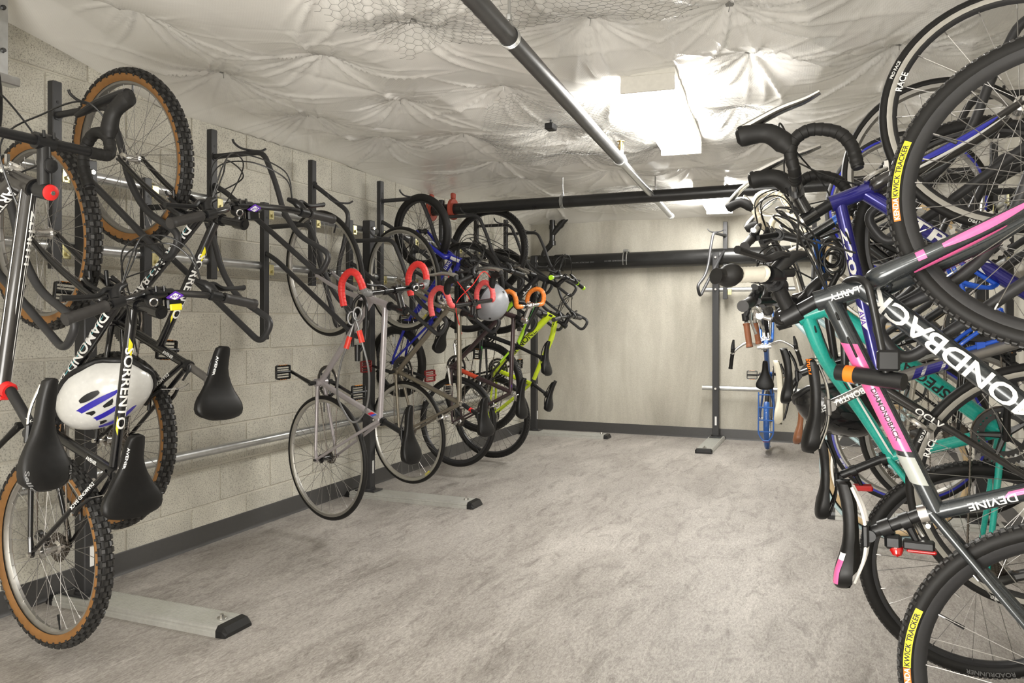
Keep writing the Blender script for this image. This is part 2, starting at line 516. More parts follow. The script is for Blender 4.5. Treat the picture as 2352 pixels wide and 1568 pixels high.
# ------------------------------------------------------------------ draped insulation ceiling
PINS = [(-2.699, 2.93), (-2.10, 2.896), (-2.746, 3.655), (-2.653, 4.289), (-2.137, 3.629), (-1.536, 2.69), (-2.51, 2.242),
        (-1.55, 3.64), (-.351, 3.587), (-.486, 4.39), (-1.511, 4.445), (-1.30, 4.681), (-2.257, 5.234), (-1.654, 5.144), (-2.39, 5.927)]
for gy in np.arange(-2.2, 8.0, 0.74):
    for gx in (-2.68, -2.1, -1.52, -0.95, -0.38, 0.2, 0.75):
        p = (gx + rng.uniform(-.09, .09), gy + rng.uniform(-.10, .10))
        if min(math.hypot(p[0] - q[0], p[1] - q[1]) for q in PINS) > 0.46 and p[1] < YB - .25:
            PINS.append(p)
ZPIN, STEP = 2.375, 0.0115
gx = np.arange(XL, XR + STEP, STEP); gy = np.arange(-1.2, YB + STEP * .5, STEP)
GX, GY = np.meshgrid(gx, gy, indexing='ij')
D = np.full(GX.shape, 9.0)
for (px, py) in PINS: D = np.minimum(D, np.hypot(GX - px, (GY - py) * 0.9))
def lump(n, s0, s1):
    out = np.zeros(GX.shape)
    for _ in range(n):
        k = rng.uniform(s0, s1); a = rng.uniform(0, PI)
        out += np.sin(k * (GX * math.cos(a) + GY * math.sin(a)) + rng.uniform(0, 6.28)) / math.sqrt(n)
    return out
Z = ZPIN - 0.105 * (1 - np.exp(-(D / 0.17) ** 1.35)) + 0.010 * lump(7, 4, 9) * np.clip(D / .2, 0, 1)
edge = np.clip(np.minimum(np.minimum(GX - XL, YB - GY), XR - GX), 0, None)
Z -= 0.045 * np.exp(-(edge / 0.14) ** 1.4)
Z += 0.16 * np.clip((2.95 - GY) / .8, 0, 1.2) * np.clip((-2.35 - GX) / .5, 0, 1)
for (px, py) in PINS:                                   # creases radiating from every pin
    if not (-0.5 < py < 8): continue
    nk = 19
    ix = np.where(np.abs(gx - px) < .62)[0]; iy = np.where(np.abs(gy - py) < .62)[0]
    if len(ix) == 0 or len(iy) == 0: continue
    sl = (slice(ix[0], ix[-1] + 1), slice(iy[0], iy[-1] + 1))
    dx, dy = GX[sl] - px, GY[sl] - py
    dd = np.hypot(dx, dy); th = np.arctan2(dy, dx); acc = np.zeros(dd.shape)
    for k in range(nk):
        a0 = 2 * PI * (k + rng.uniform(-.38, .38)) / nk; ln = rng.uniform(.14, .60); amp = rng.uniform(.006, .024)
        bend = rng.uniform(-.8, .8); wd = rng.uniform(.005, .013)
        da = (th - a0 - bend * dd + PI) % (2 * PI) - PI
        lat = np.abs(da) * dd
        acc -= amp * np.exp(-lat / (wd * (0.55 + 1.3 * dd))) * np.clip(dd / .05, 0, 1) * np.exp(-(dd / ln) ** 3) * (np.abs(da) < 1)
    Z[sl] += acc
for _ in range(150):                                    # loose wrinkles in between
    cx, cy = rng.uniform(XL, XR), rng.uniform(1.2, YB); a = rng.normal(0.2, .7); ln = rng.uniform(.12, .4); wd = rng.uniform(.008, .02); amp = rng.uniform(.003, .011) * rng.choice([-1, 1])
    ix = np.where(np.abs(gx - cx) < .5)[0]; iy = np.where(np.abs(gy - cy) < .5)[0]
    sl = (slice(ix[0], ix[-1] + 1), slice(iy[0], iy[-1] + 1))
    dx, dy = GX[sl] - cx, GY[sl] - cy
    s = dx * math.cos(a) + dy * math.sin(a); t = -dx * math.sin(a) + dy * math.cos(a) + .5 * s * s
    Z[sl] -= amp * np.exp(-np.abs(t) / wd) * np.exp(-(s / ln) ** 2)

def ceil_z(x, y):
    i = min(max(int(round((x - gx[0]) / STEP)), 0), len(gx) - 1); j = min(max(int(round((y - gy[0]) / STEP)), 0), len(gy) - 1)
    return float(Z[i, j])
ni, nj = GX.shape
me = bpy.data.meshes.new('ceiling')
co = np.stack([GX, GY, Z], -1).reshape(-1, 3).astype(np.float32)
q = np.arange(ni * nj).reshape(ni, nj)
quads = np.stack([q[:-1, :-1], q[:-1, 1:], q[1:, 1:], q[1:, :-1]], -1).reshape(-1, 4).astype(np.int32)
me.vertices.add(len(co)); me.vertices.foreach_set('co', co.ravel())
me.loops.add(quads.size); me.loops.foreach_set('vertex_index', quads.ravel())
me.polygons.add(len(quads)); me.polygons.foreach_set('loop_start', np.arange(0, quads.size, 4, dtype=np.int32))
me.polygons.foreach_set('use_smooth', np.ones(len(quads), bool))
me.materials.append(mat_fabric()); me.update(calc_edges=True); me.validate()
ceiling = link('ceiling', me); ceiling['kind'] = 'structure'
slab('slab', (XL - .14, YF - .14, 2.55), (XR + .14, YB + .14, 2.65), BACKM, None, ceiling)  # unseen slab above the drape, added to block world light
slab('panel', (XL, YF, 2.30), (XR, -1.2, 2.33), MATS.get('x') or paint('white panel', (.7, .69, .66), .5), None, ceiling)
mb = MB(); mb.box((0, 0, 0), (.034, .034, .0012)); mb.cyl((0, 0, 0), (0, 0, -.032), .0013, 5)
WASH = mb.mesh('washer', paint('steel washer', (.32, .32, .31), .4, .9), False)
for (px, py) in PINS:
    if py < 1.5: continue
    o = link('washer', WASH, ceiling); o.location = (px, py, ceil_z(px, py) - .006)
    o.rotation_euler = (rng.uniform(-.25, .25), rng.uniform(-.25, .25), rng.uniform(0, 1.5))

WIRE = paint('netting wire', (.30, .30, .29), .4, .8)
def netting(label, poly, cell=0.034, drop=0.012):
    """hexagonal wire netting lying under the insulation inside a polygon"""
    P = np.array(poly)
    def inside(x, y):
        c = False
        for i in range(len(P)):
            x1, y1 = P[i]; x2, y2 = P[i - 1]
            if (y1 > y) != (y2 > y) and x < (x2 - x1) * (y - y1) / (y2 - y1) + x1: c = not c
        return c
    V, F, M = [], [], 0
    mb = MB(); s = cell / math.sqrt(3); x0, y0 = P.min(0); x1, y1 = P.max(0)
    row = 0; y = y0
    def pt(x, y): return (x + .006 * math.sin(37 * x + 21 * y), y + .006 * math.sin(31 * y - 17 * x), ceil_z(x, y) - drop - .006 * abs(math.sin(9 * x + 7 * y)))
    def seg(a, b):
        a, b = np.array(pt(*a)), np.array(pt(*b)); d = unit(b - a); n = unit(np.cross(d, vec(0, 0, 1))) * .0007; u = np.cross(d, n)
        V = [a + n, a - .5 * n + .87 * u, a - .5 * n - .87 * u, b + n, b - .5 * n + .87 * u, b - .5 * n - .87 * u]
        mb.add(V, [(0, 1, 4, 3), (1, 2, 5, 4), (2, 0, 3, 5)])
    while y < y1:
        x = x0 + (cell / 2 if row % 2 else 0)
        while x < x1:
            if inside(x, y):
                seg((x, y + s), (x - cell / 2, y + s / 2)); seg((x, y + s), (x + cell / 2, y + s / 2)); seg((x + cell / 2, y + s / 2), (x + cell / 2, y - s / 2))
            x += cell
        y += 1.5 * s; row += 1
    o = mb.build('wire_netting', WIRE, None, False)
    return tag(o, label, 'netting', None, 'stuff')
netting('hexagonal wire netting under the ceiling at the near end of the grey pipe', [(-1.72, 2.0), (-1.66, 2.86), (-1.3, 2.78), (-.9, 2.70), (-.46, 2.86), (-.42, 2.0)])
netting('crumpled wire netting patch left of the bright ceiling light', [(-1.50, 3.66), (-1.72, 3.75), (-2.0, 4.35), (-2.06, 4.9), (-1.8, 5.33), (-1.36, 5.36), (-1.02, 5.2), (-.98, 4.5), (-1.08, 3.8)], .030)
netting('narrow wire netting strip right of the bright ceiling light', [(-.62, 3.85), (-.42, 3.9), (-.34, 4.4), (-.40, 5.2), (-.62, 5.4), (-.66, 4.6)], .030)
netting('wire netting patch above the far black ceiling pipe', [(-1.9, 6.2), (-1.2, 6.15), (-1.25, 6.9), (-1.5, 7.5), (-2.05, 7.5)], .034)

# ------------------------------------------------------------------ ceiling lights
GLOW = emit('lit diffuser', (1.0, 0.975, 0.925), LIGHT_STRENGTH)
WHITEM = paint('white enamel', (.72, .70, .64), .45)
def ceiling_light(x0, y0, x1, y1, label):
    a, b = vec(x0, y0, 2.19), vec(x1, y1, 2.19); d = unit(b - a); s = vec(d[1], -d[0], 0); L = np.linalg.norm(b - a)
    M = Matrix(((s[0], d[0], 0, (x0 + x1) / 2), (s[1], d[1], 0, (y0 + y1) / 2), (0, 0, 1, 2.19), (0, 0, 0, 1)))
    t = thing('ceiling_light', label, 'light', M)
    mb = MB(); mb.box((0, 0, .082), (.24, L, .03)); mb.build('housing', WHITEM, t, False)
    prof = [(-.115, .066), (-.112, .02), (-.09, .002), (0, 0), (.09, .002), (.112, .02), (.115, .066)]
    V = [(x, y, z) for y in (-L / 2 + .012, L / 2 - .012) for (x, z) in prof]; k = len(prof)
    mb = MB(); mb.add(V, [(i, i + 1, k + i + 1, k + i) for i in range(k - 1)]); mb.build('diffuser', GLOW, t)
    for sg in (-1, 1):
        mb = MB(); mb.box((0, sg * (L / 2 - .003), .036), (.24, .012, .076), bev=.003); mb.build('end_plate', WHITEM, t, False)
    return t
ceiling_light(-.765, 3.42, -.865, 4.80, 'bright fluorescent ceiling light nearest in view, right of the grey pipe')
ceiling_light(-.92, 6.28, -1.01, 7.60, 'far fluorescent ceiling light beyond the black crossing pipe')
ceiling_light(-.45, -2.2, -.5, -.8, 'added unseen fluorescent ceiling light behind the camera')  # added fixture out of view, brightens the near end
ceiling_light(-2.0, -2.2, -2.05, -.8, 'added unseen fluorescent ceiling light behind the camera on the left')  # second added fixture out of view, more fill from the left

# ------------------------------------------------------------------ pipes
def hanger_rod(parent, p, r, top):
    p = np.asarray(p, float); mb = MB()
    ring = [p + (r + .004) * vec(0, 0, 0)]
    return mb

t = thing('sprinkler_pipe', 'grey iron sprinkler pipe running down the ceiling towards the back', 'pipe', Matrix.Translation((0, 0, 0)))
pa, pb = vec(-.90, 1.3, 2.105), vec(-1.34, 6.95, 2.10); pd = unit(pb - pa)
def pp(y): return pa + pd * ((y - pa[1]) / pd[1])
mb = MB(); mb.cyl(pp(1.3), pp(4.42), .031, 20); mb.build('pipe_run', IRON, t)
mb = MB(); mb.cyl(pp(4.45), pp(6.9), .023, 18); mb.build('pipe_run', GALV, t)
mb = MB(); mb.lathe([(.001, -.06), (.036, -.06), (.038, -.04), (.034, -.03), (.033, .02), (.03, .045), (.001, .045)], pp(4.43), pd, 20)
mb.cyl(pp(4.42), pp(4.42) + vec(0, 0, .06), .016, 12); mb.build('reducing_tee', GALV, t)
mb = MB(); mb.lathe([(.001, -.03), (.029, -.03), (.029, .03), (.024, .045), (.001, .045)], pp(6.9), pd, 18)
mb.build('end_cap', GALV, t)
mb = MB(); c0 = pp(4.42) + vec(0, 0, .06); mb.cyl(c0, c0 + vec(0, 0, .05), .009, 10); mb.lathe([(.001, .05), (.022, .05), (.022, .053), (.001, .055)], c0, (0, 0, 1), 14)
mb.tube(fillet([c0 + vec(-.013, 0, .01), c0 + vec(-.016, 0, .03), c0 + vec(0, 0, .05)], .008), .0025, 6); mb.tube(fillet([c0 + vec(.013, 0, .01), c0 + vec(.016, 0, .03), c0 + vec(0, 0, .05)], .008), .0025, 6)
mb.build('sprinkler_head', paint('brass', (.55, .40, .16), .3, 1), t)
for y in (2.36, 5.9):
    r = .031 if y < 4 else .023; c = pp(y); mb = MB(); side = unit(np.cross(pd, vec(0, 0, 1)))
    loop = [c + (r + .003) * (math.cos(a) * side + math.sin(a) * vec(0, 0, 1)) for a in np.linspace(PI / 2 + .4, PI / 2 + 2 * PI - .4, 20)]
    for dy in (-.008, 0, .008): mb.tube([q_ + pd * dy for q_ in loop], .0035, 6)
    top = c + vec(0, 0, r + .03); mb.tube([loop[0], top], .004, 6); mb.tube([loop[-1], top], .004, 6)
    mb.cyl(top - vec(0, 0, .006), top + vec(0, 0, .012), .010, 6); mb.cyl(top, vec(top[0], top[1], 2.42), .0055, 8); mb.build('pipe_hanger', GALV, t)
side = unit(vec(.75, 0, -.45))
tube_text('NA  ASTM A53 GR.A / A135 / A795  BRN', pp(1.95), pp(2.42), (-.6, -.3, -.6), .031, .021, GREYP if False else paint('pale print', (.5, .5, .48), .5), t)
tube_text('FILBTEX', pp(2.48), pp(2.75), (-.6, -.3, -.6), .031, .022, MATS['pale print'], t)

t = thing('drain_pipe', 'black drain pipe crossing under the ceiling from wall to wall', 'pipe', Matrix.Translation((0, 0, 0)))
mb = MB(); mb.cyl((XL - .01, 5.70, 2.083), (XR + .01, 5.70, 2.10), .045, 20); mb.build('pipe_run', PVC, t)
for x in (-1.93, .1):
    c = vec(x, 5.70, 2.09); mb = MB()
    loop = [c + .050 * vec(0, math.cos(a), math.sin(a)) for a in np.linspace(PI / 2 + .5, PI / 2 + 2 * PI - .5, 20)]
    for dx in (-.01, 0, .01): mb.tube([q_ + vec(dx, 0, 0) for q_ in loop], .0035, 6)
    top = c + vec(0, 0, .085); mb.tube([loop[0], top], .004, 6); mb.tube([loop[-1], top], .004, 6); mb.cyl(top, vec(x, 5.70, 2.40), .0055, 8)
    mb.build('pipe_hanger', GALV, t)
for x in (XL + .012, XL + .21):
    mb = MB(); mb.lathe([(.046, -.015), (.085, -.013), (.088, 0), (.085, .013), (.046, .015)], (x, 5.70, 2.083), (1, 0, 0), 18); mb.box((x, 5.70, 2.19), (.03, .05, .05), bev=.008)
    tag(mb.build('firestop_collar', PUTTY, t), 'red collar')

t = thing('soil_pipe', 'wide black soil pipe fixed along the back wall', 'pipe', Matrix.Translation((0, 0, 0)))
ya = YB - .105
mb = MB(); mb.cyl((-3.0, ya, 1.79), (XR, ya, 1.828), .083, 24); mb.build('pipe_run', PVC, t)
for x in (-2.72, -2.98):
    mb = MB(); mb.cyl((x - .04, ya, 1.793), (x + .04, ya, 1.794), .092, 24); mb.build('coupling', PVC, t)
mb = MB()
for dx in (-.018, .018): mb.lathe([(.084, -.006), (.088, -.004), (.088, .004), (.084, .006)], (-1.99 + dx, ya, 1.808), (1, 0, 0), 24)
mb.box((-1.99, ya - .02, 1.90), (.05, .05, .02)); mb.build('band_clamp', GALV, t)
mb = MB(); mb.tube(fillet([(-2.90, ya, 1.80), (-2.90, ya, 1.92), (-2.80, ya, 2.0), (-2.80, ya, 2.40)], .06), .030, 14); mb.tube([(-2.80, ya, 2.10), (-2.52, ya, 2.40)], .030, 14)
mb.cyl((-2.80, ya, 1.985), (-2.80, ya, 2.03), .037, 14); mb.cyl((-2.80, ya, 2.16), (-2.80, ya, 2.2), .036, 14); mb.cyl((-2.72, ya, 2.185), (-2.69, ya, 2.217), .036, 14)
mb.build('wye_riser', PVC, t)
for k, x in enumerate((-2.55, -2.2)):
    tube_text('PVC PIPE  ASTM D2665  DWV', (x, ya, 1.796 + k * .008), (x + .3, ya, 1.80 + k * .008), (0, -1, -.15), .083, .013, GREYP, t)
flat = None
# ------------------------------------------------------------------ galvanised door track in the top left corner
t = thing('door_track_bracket', 'galvanised steel track bracket in the top left corner', 'bracket', Matrix.Translation((-2.88, 1.95, 2.15)))
mb = MB(); mb.box((0, 0, .12), (.006, .11, .36), bev=.002); mb.box((.02, -.052, .12), (.04, .005, .36)); mb.build('side_plate', GALV, t, False)
mb = MB(); mb.box((.012, 0, -.072), (.05, .16, .035), bev=.004); mb.build('track_lip', GALV, t, False)
for z in (.04, .2):
    mb = MB(); mb.lathe([(.001, .008), (.008, .008), (.01, 0)], (.004, .034, z), (1, 0, 0), 8); mb.build('bolt', STEELD, t)
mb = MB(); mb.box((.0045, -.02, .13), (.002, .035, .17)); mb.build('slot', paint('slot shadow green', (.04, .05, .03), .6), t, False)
t = thing('ceiling_sensor', 'small black box on the ceiling beside the grey pipe', 'sensor', Matrix.Translation((-1.44, 4.05, 2.24)))
mb = MB(); mb.box((0, 0, 0), (.05, .07, .035), bev=.005); mb.build('case', SATIN, t, False)
mb = MB(); mb.cyl((0, 0, .01), (0, 0, .12), .006, 8); mb.build('mount', SATIN, t)

# ------------------------------------------------------------------ bike racks
POSTW = .062
def rack(name, label, M, ys, hangers, length):
    """local frame: X out from the wall, Y along the wall, Z up; bars stand at X = 0"""
    t = thing('bike_rack', label, 'bike rack', M)
    for z in (.515, 1.485, 1.797):
        mb = MB(); mb.cyl((-.022, length[0], z), (-.022, length[1], z), .0235, 18); mb.build('rail', GALV, t)
    for y in ys:
        mb = MB(); mb.box((.035, y, .945), (POSTW, POSTW, 1.81), bev=.004)
        p = mb.build('post', RACK, t, False)
        for z in (.515, 1.485, 1.797):
            mb = MB(); mb.lathe([(.001, .014), (.010, .014), (.013, .009), (.013, 0), (.001, 0)], (.035 + POSTW / 2, y, z), (1, 0, 0), 10); mb.build('bolt', SILVER, p)
        mb = MB(); mb.box((.035 + POSTW / 2 + .001, y + .002, .20), (.003, .018, .085)); mb.build('label_plate', WHITE, p, False)
        # ribbed foot
        prof = [(-.075, 0), (-.075, .016), (-.071, .018), (-.073, .026), (-.069, .028), (-.069, .036), (-.062, .040)]
        xs = np.linspace(-.060, .060, 13)
        for i, x in enumerate(xs): prof += [(x - .0032, .040), (x - .0022, .0372), (x + .0022, .0372), (x + .0032, .040)]
        prof += [(.062, .040), (.069, .036), (.069, .028), (.073, .026), (.071, .018), (.075, .016), (.075, 0)]
        k = len(prof); x0, x1 = -.07, .80
        mb = MB(); mb.add([(x0, y + a, b) for a, b in prof] + [(x1, y + a, b) for a, b in prof], [(i, i + 1, k + i + 1, k + i) for i in range(k - 1)] + [tuple(range(k)), tuple(range(2 * k - 1, k - 1, -1))])
        ft = mb.build('foot', ALU, t, False)
        for x, d in ((x1, 1), (x0, -1)):
            mb = MB(); P = []
            for dx, sc, zz in ((0, 1, 1), (.028 * d, .97, .9), (.042 * d, .92, .35)):
                P += [(x + dx, y - .077 * sc, .001), (x + dx, y - .077 * sc, .026 * zz), (x + dx, y - .064 * sc, .042 * zz), (x + dx, y + .064 * sc, .042 * zz), (x + dx, y + .077 * sc, .026 * zz), (x + dx, y + .077 * sc, .001)]
            F = [(a * 6 + i, a * 6 + (i + 1) % 6, a * 6 + 6 + (i + 1) % 6, a * 6 + 6 + i) for a in (0, 1) for i in range(6)] + [tuple(range(5, -1, -1)), tuple(range(12, 18))]
            if d < 0: F = [f[::-1] for f in F]
            mb.add(P, F); mb.build('end_cap', SATIN, ft, False)
        mb = MB(); mb.box((.035, y, .0455), (.15, .11, .008), bev=.002); mb.cyl((.035, y, .04), (.035, y, .06), .045, 16); mb.build('base_plate', RACK, ft)
        mb = MB(); mb.cyl((x1 - .04, y, .038), (x1 - .04, y, .058), .008, 6); mb.lathe([(.001, .046), (.018, .046), (.018, .041)], (x1 - .04, y, 0), (0, 0, 1), 12); mb.build('anchor_bolt', SILVER, ft)
    for h in hangers:
        y, hi = h[0], h[1]; yaw = h[2] if len(h) > 2 else 0; sag = h[3] if len(h) > 3 else 0
        dz = 0 if hi else -.315
        zb0, zb1 = 1.39 + dz, 2.15 + dz
        mb = MB(); mb.box((0, y, (zb0 + zb1) / 2), (.034, .042, zb1 - zb0), bev=.003)
        za = 2.012 + dz
        P = [(.014, za), (.325, za), (.405, za - .17), (.445, za - .30), (.535, za - .42), (.715, za - .525), (.64, za - .60), (.41, za - .425), (.29, za - .335), (.09, za - .185), (.014, za - .145)]
        P = [vec(a, 0, b) for a, b in P]
        cy, sy = math.cos(yaw), math.sin(yaw); cs, ss = math.cos(sag), math.sin(sag)
        def tr(p):
            x, z = p[0], p[2] - za
            x, z = x * cs + z * ss, -x * ss + z * cs
            return vec(x * cy, y + x * sy, z + za)
        path = fillet([tr(p) for p in P[:5]] + [tr(vec(.725, 0, za - .52)), tr(vec(.66, 0, za - .615))] + [tr(p) for p in P[7:]], [.05, .12, .1, .06, .05, .045, .05, .05, .05], 6)
        mb.tube(path, .0135, 12)
        mb.cyl(tr(vec(.012, 0, za)), tr(vec(.022, 0, za)), .021, 12)
        if abs(sag) < .01: mb.cyl((.0172, y, zb1 - .085), (.0178, y, zb1 - .085), .0065, 10, 1)
        hg = mb.build('hanger', [RACK, BLACKP], t)
        mb = MB(); a = tr(vec(.245, 0, za + .012))
        mb.tube(spline([a + vec(-.035, -.085, .042), a + vec(-.033, -.078, .026), a + vec(-.024, -.05, .008), a + vec(-.008, -.015, .002), a + vec(.008, .015, .002), a + vec(.024, .05, .006), a + vec(.032, .075, .02)], 4), .0058, 8)
        mb.build('hook', RACK, hg)
        for z in ((1.485, 1.797) if hi else (1.485, 1.797)):
            if not zb0 < z < zb1: continue
            mb = MB()
            arc = [vec(-.022 + .026 * math.cos(a), 0, z + .026 * math.sin(a)) for a in np.linspace(PI * .25, PI * 1.6, 10)]
            V = []
            for p in arc: V += [p + vec(0, y + .024, 0), p + vec(0, y + .062, 0)]
            mb.add(V, [(2 * i, 2 * i + 1, 2 * i + 3, 2 * i + 2) for i in range(9)])
            mb.box((.012, y + .043, z - .022), (.008, .038, .06), bev=.002); mb.lathe([(.001, .010), (.008, .010), (.009, 0)], (.016, y + .043, z - .032), (1, 0, 0), 8)
            mb.build('clamp', ZINC, hg, False)
    return t

rack('bike_rack', 'charcoal two-tier bike rack along the left block wall', Matrix.Translation((-2.93, 0, 0)),
     (2.35, 4.50, 7.63),
     [(1.40, 1, -.05), (1.80, 0, -.05), (2.235, 1, -.07), (2.69, 0), (3.104, 1), (3.50, 0, -.09), (3.93, 1, .0, .62), (4.325, 0), (4.70, 1, -.03), (5.15, 0), (5.62, 1), (5.9, 0), (6.28, 1), (6.6, 0), (6.95, 1), (7.3, 0)], (.5, 7.75))
rack('bike_rack', 'charcoal bike rack along the right wall behind the crowded bikes', Matrix(((-1, 0, 0, .80), (0, -1, 0, 0), (0, 0, 1, 0), (0, 0, 0, 1))),
     (-2.45, -5.1), [(-1.96, 0, -.03), (-2.50, 1, -.05), (-2.82, 0, -.08), (-3.36, 1), (-3.65, 0), (-4.09, 1), (-4.54, 0), (-4.95, 1)], (-5.5, -.9))
rack('bike_rack', 'charcoal bike rack standing against the back wall', Matrix(((0, 1, 0, 0), (-1, 0, 0, 7.905), (0, 0, 1, 0), (0, 0, 0, 1))),
     (-1.08,), [(-.995, 1, -.22), (-.60, 0), (-.18, 1)], (-1.22, .5))

# ------------------------------------------------------------------ bicycles
# local frame of a bike: X forward (towards the front wheel), Y to the rider's left, Z up; origin at the rear hub
def L3(p, l=0.0): return vec(p[0], l, p[1])
_W = {}
def wheel_meshes(R, w, tread, side, rimm, deep, spm, nsp, hubm, rear, rim2=None):
    key = (R, w, tread, side.name if side else '', rimm.name, deep, spm.name, nsp, hubm.name, rear, rim2.name if rim2 else '')
    if key in _W: return _W[key]
    rt = w / 2; Rc = R - rt; seg = 72
    tire = MB(); n = 14
    V = []; F = []; Mi = []
    for i in range(seg):
        a = 2 * PI * i / seg
        for j in range(n):
            t = -2.45 + 4.9 * j / (n - 1)
            rr = Rc + rt * math.cos(t); y = rt * math.sin(t)
            if tread == 'hatch' and 3 <= j <= 10: rr += .0012 * ((i * 3 + j * 2) % 3 - 1)
            V.append((rr * math.cos(a), y, rr * math.sin(a)))
    for i in range(seg):
        i2 = (i + 1) % seg
        for j in range(n - 1):
            F.append((i * n + j, i * n + j + 1, i2 * n + j + 1, i2 * n + j))
            t = abs(-2.45 + 4.9 * (j + .5) / (n - 1)); Mi.append(1 if (side and (1.5 if tread == 'knob' else 1.1) < t < 2.3) else 0)
    tire.add(V, F, Mi)
    def knob(a, t, la, lc, h):
        c, s_ = math.cos(a), math.sin(a); er = vec(c, 0, s_); et = vec(-s_, 0, c)
        nn = er * math.cos(t) + vec(0, math.sin(t), 0); cc = -er * math.sin(t) + vec(0, math.cos(t), 0)
        p = er * Rc + nn * (rt - .001)
        b = [p + et * x * la / 2 + cc * y * lc / 2 for x, y in ((-1, -1), (1, -1), (1, 1), (-1, 1))]
        u = [p + nn * h + et * x * la * .38 + cc * y * lc * .40 for x, y in ((-1, -1), (1, -1), (1, 1), (-1, 1))]
        tire.add(b + u, [(4, 5, 6, 7), (0, 1, 5, 4), (1, 2, 6, 5), (2, 3, 7, 6), (3, 0, 4, 7)], 2)
    if tread == 'knob':
        m = 50
        for i in range(m):
            a = 2 * PI * i / m; d = 2 * PI / m
            knob(a, -.17, .020, .012, .006); knob(a + d / 2, .17, .020, .012, .006)
            knob(a + d * .5, -.55, .017, .013, .0065); knob(a, .55, .017, .013, .0065)
            knob(a, -.98, .019, .013, .007); knob(a + d / 2, .98, .019, .013, .007)
            knob(a + d / 2, -1.3, .008, .012, .004); knob(a, 1.3, .008, .012, .004)
    elif tread == 'small':
        m = 84
        for i in range(m):
            a = 2 * PI * i / m; d = 2 * PI / m
            knob(a, 0, .010, .010, .003); knob(a + d / 2, -.35, .011, .010, .003); knob(a + d / 2, .35, .011, .010, .003)
            knob(a, -.72, .010, .009, .0035); knob(a, .72, .010, .009, .0035)
    KN = paint('tread rubber', (.026, .025, .024), .45, grain=.2, spec=.5)
    tm = tire.mesh('tire', [RUBBER, side or RUBBER, KN])
    # rim
    Ro = Rc - rt * .62; wr = min(rt * .80, .0135); dp = deep
    prof = [(Ro + .004, wr), (Ro - .013, wr), (Ro - dp * .8, wr * .55), (Ro - dp, 0), (Ro - dp * .8, -wr * .55), (Ro - .013, -wr), (Ro + .004, -wr), (Ro - .004, 0)]
    rm = MB().lathe(prof, n=72, closed=True, mfun=lambda i: 0 if i in (0, 5) else 1).mesh('wheel', [rimm, rim2 or rimm])
    Ri = Ro - dp
    ww = .066 if rear else .050
    fl, fr = (.030 if not rear else .033), (.022 if rear else .030)
    rf = .021 if not rear else .024
    hub = MB().lathe([(.001, ww - .004), (.008, ww - .004), (.008, fl + .008), (.014, fl + .006), (rf, fl + .003), (rf, fl - .001), (.015, fl - .007), (.013, 0), (.015, -fr + .007), (rf, -fr + .001), (rf, -fr - .003), (.014, -fr - .006), (.008, -fr - .008), (.008, -ww + .004), (.001, -ww + .004)], n=16)
    hub.cyl((0, ww + .004, 0), (0, ww + .014, 0), .0085, 6); hub.cyl((0, -ww - .004, 0), (0, -ww - .014, 0), .0085, 6); hub.cyl((0, -ww - .006, 0), (0, ww + .006, 0), .005, 8)
    hm = hub.mesh('hub', hubm)
    sp = MB()
    for i in range(nsp):
        a = 2 * PI * i / nsp; s_ = 1 if i % 2 else -1
        cr = (1.0 if (i // 2) % 2 else -1.0) * (.9 if nsp > 22 else .35)
        p0 = vec((rf - .003) * math.cos(a + cr), s_ * (fl if s_ > 0 else fr), (rf - .003) * math.sin(a + cr)); p1 = vec((Ri + .002) * math.cos(a), s_ * .003, (Ri + .002) * math.sin(a))
        sp.tube([p0, p1], .00105, 4, caps=False)
        e = unit(p0 - p1); sp.tube([p1, p1 + e * .014], .0020, 5)
    sm = sp.mesh('spokes', spm)
    va = MB(); va.cyl((Ri + .002, 0, 0), (Ri - .045, 0, 0), .003, 6); va.cyl((Ri - .03, 0, 0), (Ri - .05, 0, 0), .0042, 6)
    vm = va.mesh('valve', SATIN)
    _W[key] = (tm, rm, hm, sm, vm, Ro, Ri)
    return _W[key]

def cog_mesh(r, teeth, hole, y, th=.003, arms=5):
    mb = MB(); V = []; k = teeth * 4
    for yy in (y - th / 2, y + th / 2):
        for i in range(k):
            rr = r + (.0028 if i % 4 in (1, 2) else -.0028); a = 2 * PI * i / k
            V.append((rr * math.cos(a), yy, rr * math.sin(a)))
        for i in range(k):
            a = 2 * PI * i / k; V.append((hole * math.cos(a), yy, hole * math.sin(a)))
    F = []
    for i in range(k):
        j = (i + 1) % k
        F += [(i, j, k + j, k + i), (2 * k + j, 2 * k + i, 3 * k + i, 3 * k + j), (j, i, 2 * k + i, 2 * k + j), (k + i, k + j, 3 * k + j, 3 * k + i)]
    mb.add(V, F)
    for i in range(arms):
        a = 2 * PI * i / arms + .3
        mb.tube([vec(.008 * math.cos(a), y, .008 * math.sin(a)), vec((hole + .003) * math.cos(a), y, (hole + .003) * math.sin(a))], [.009, .006], 6)
    return mb

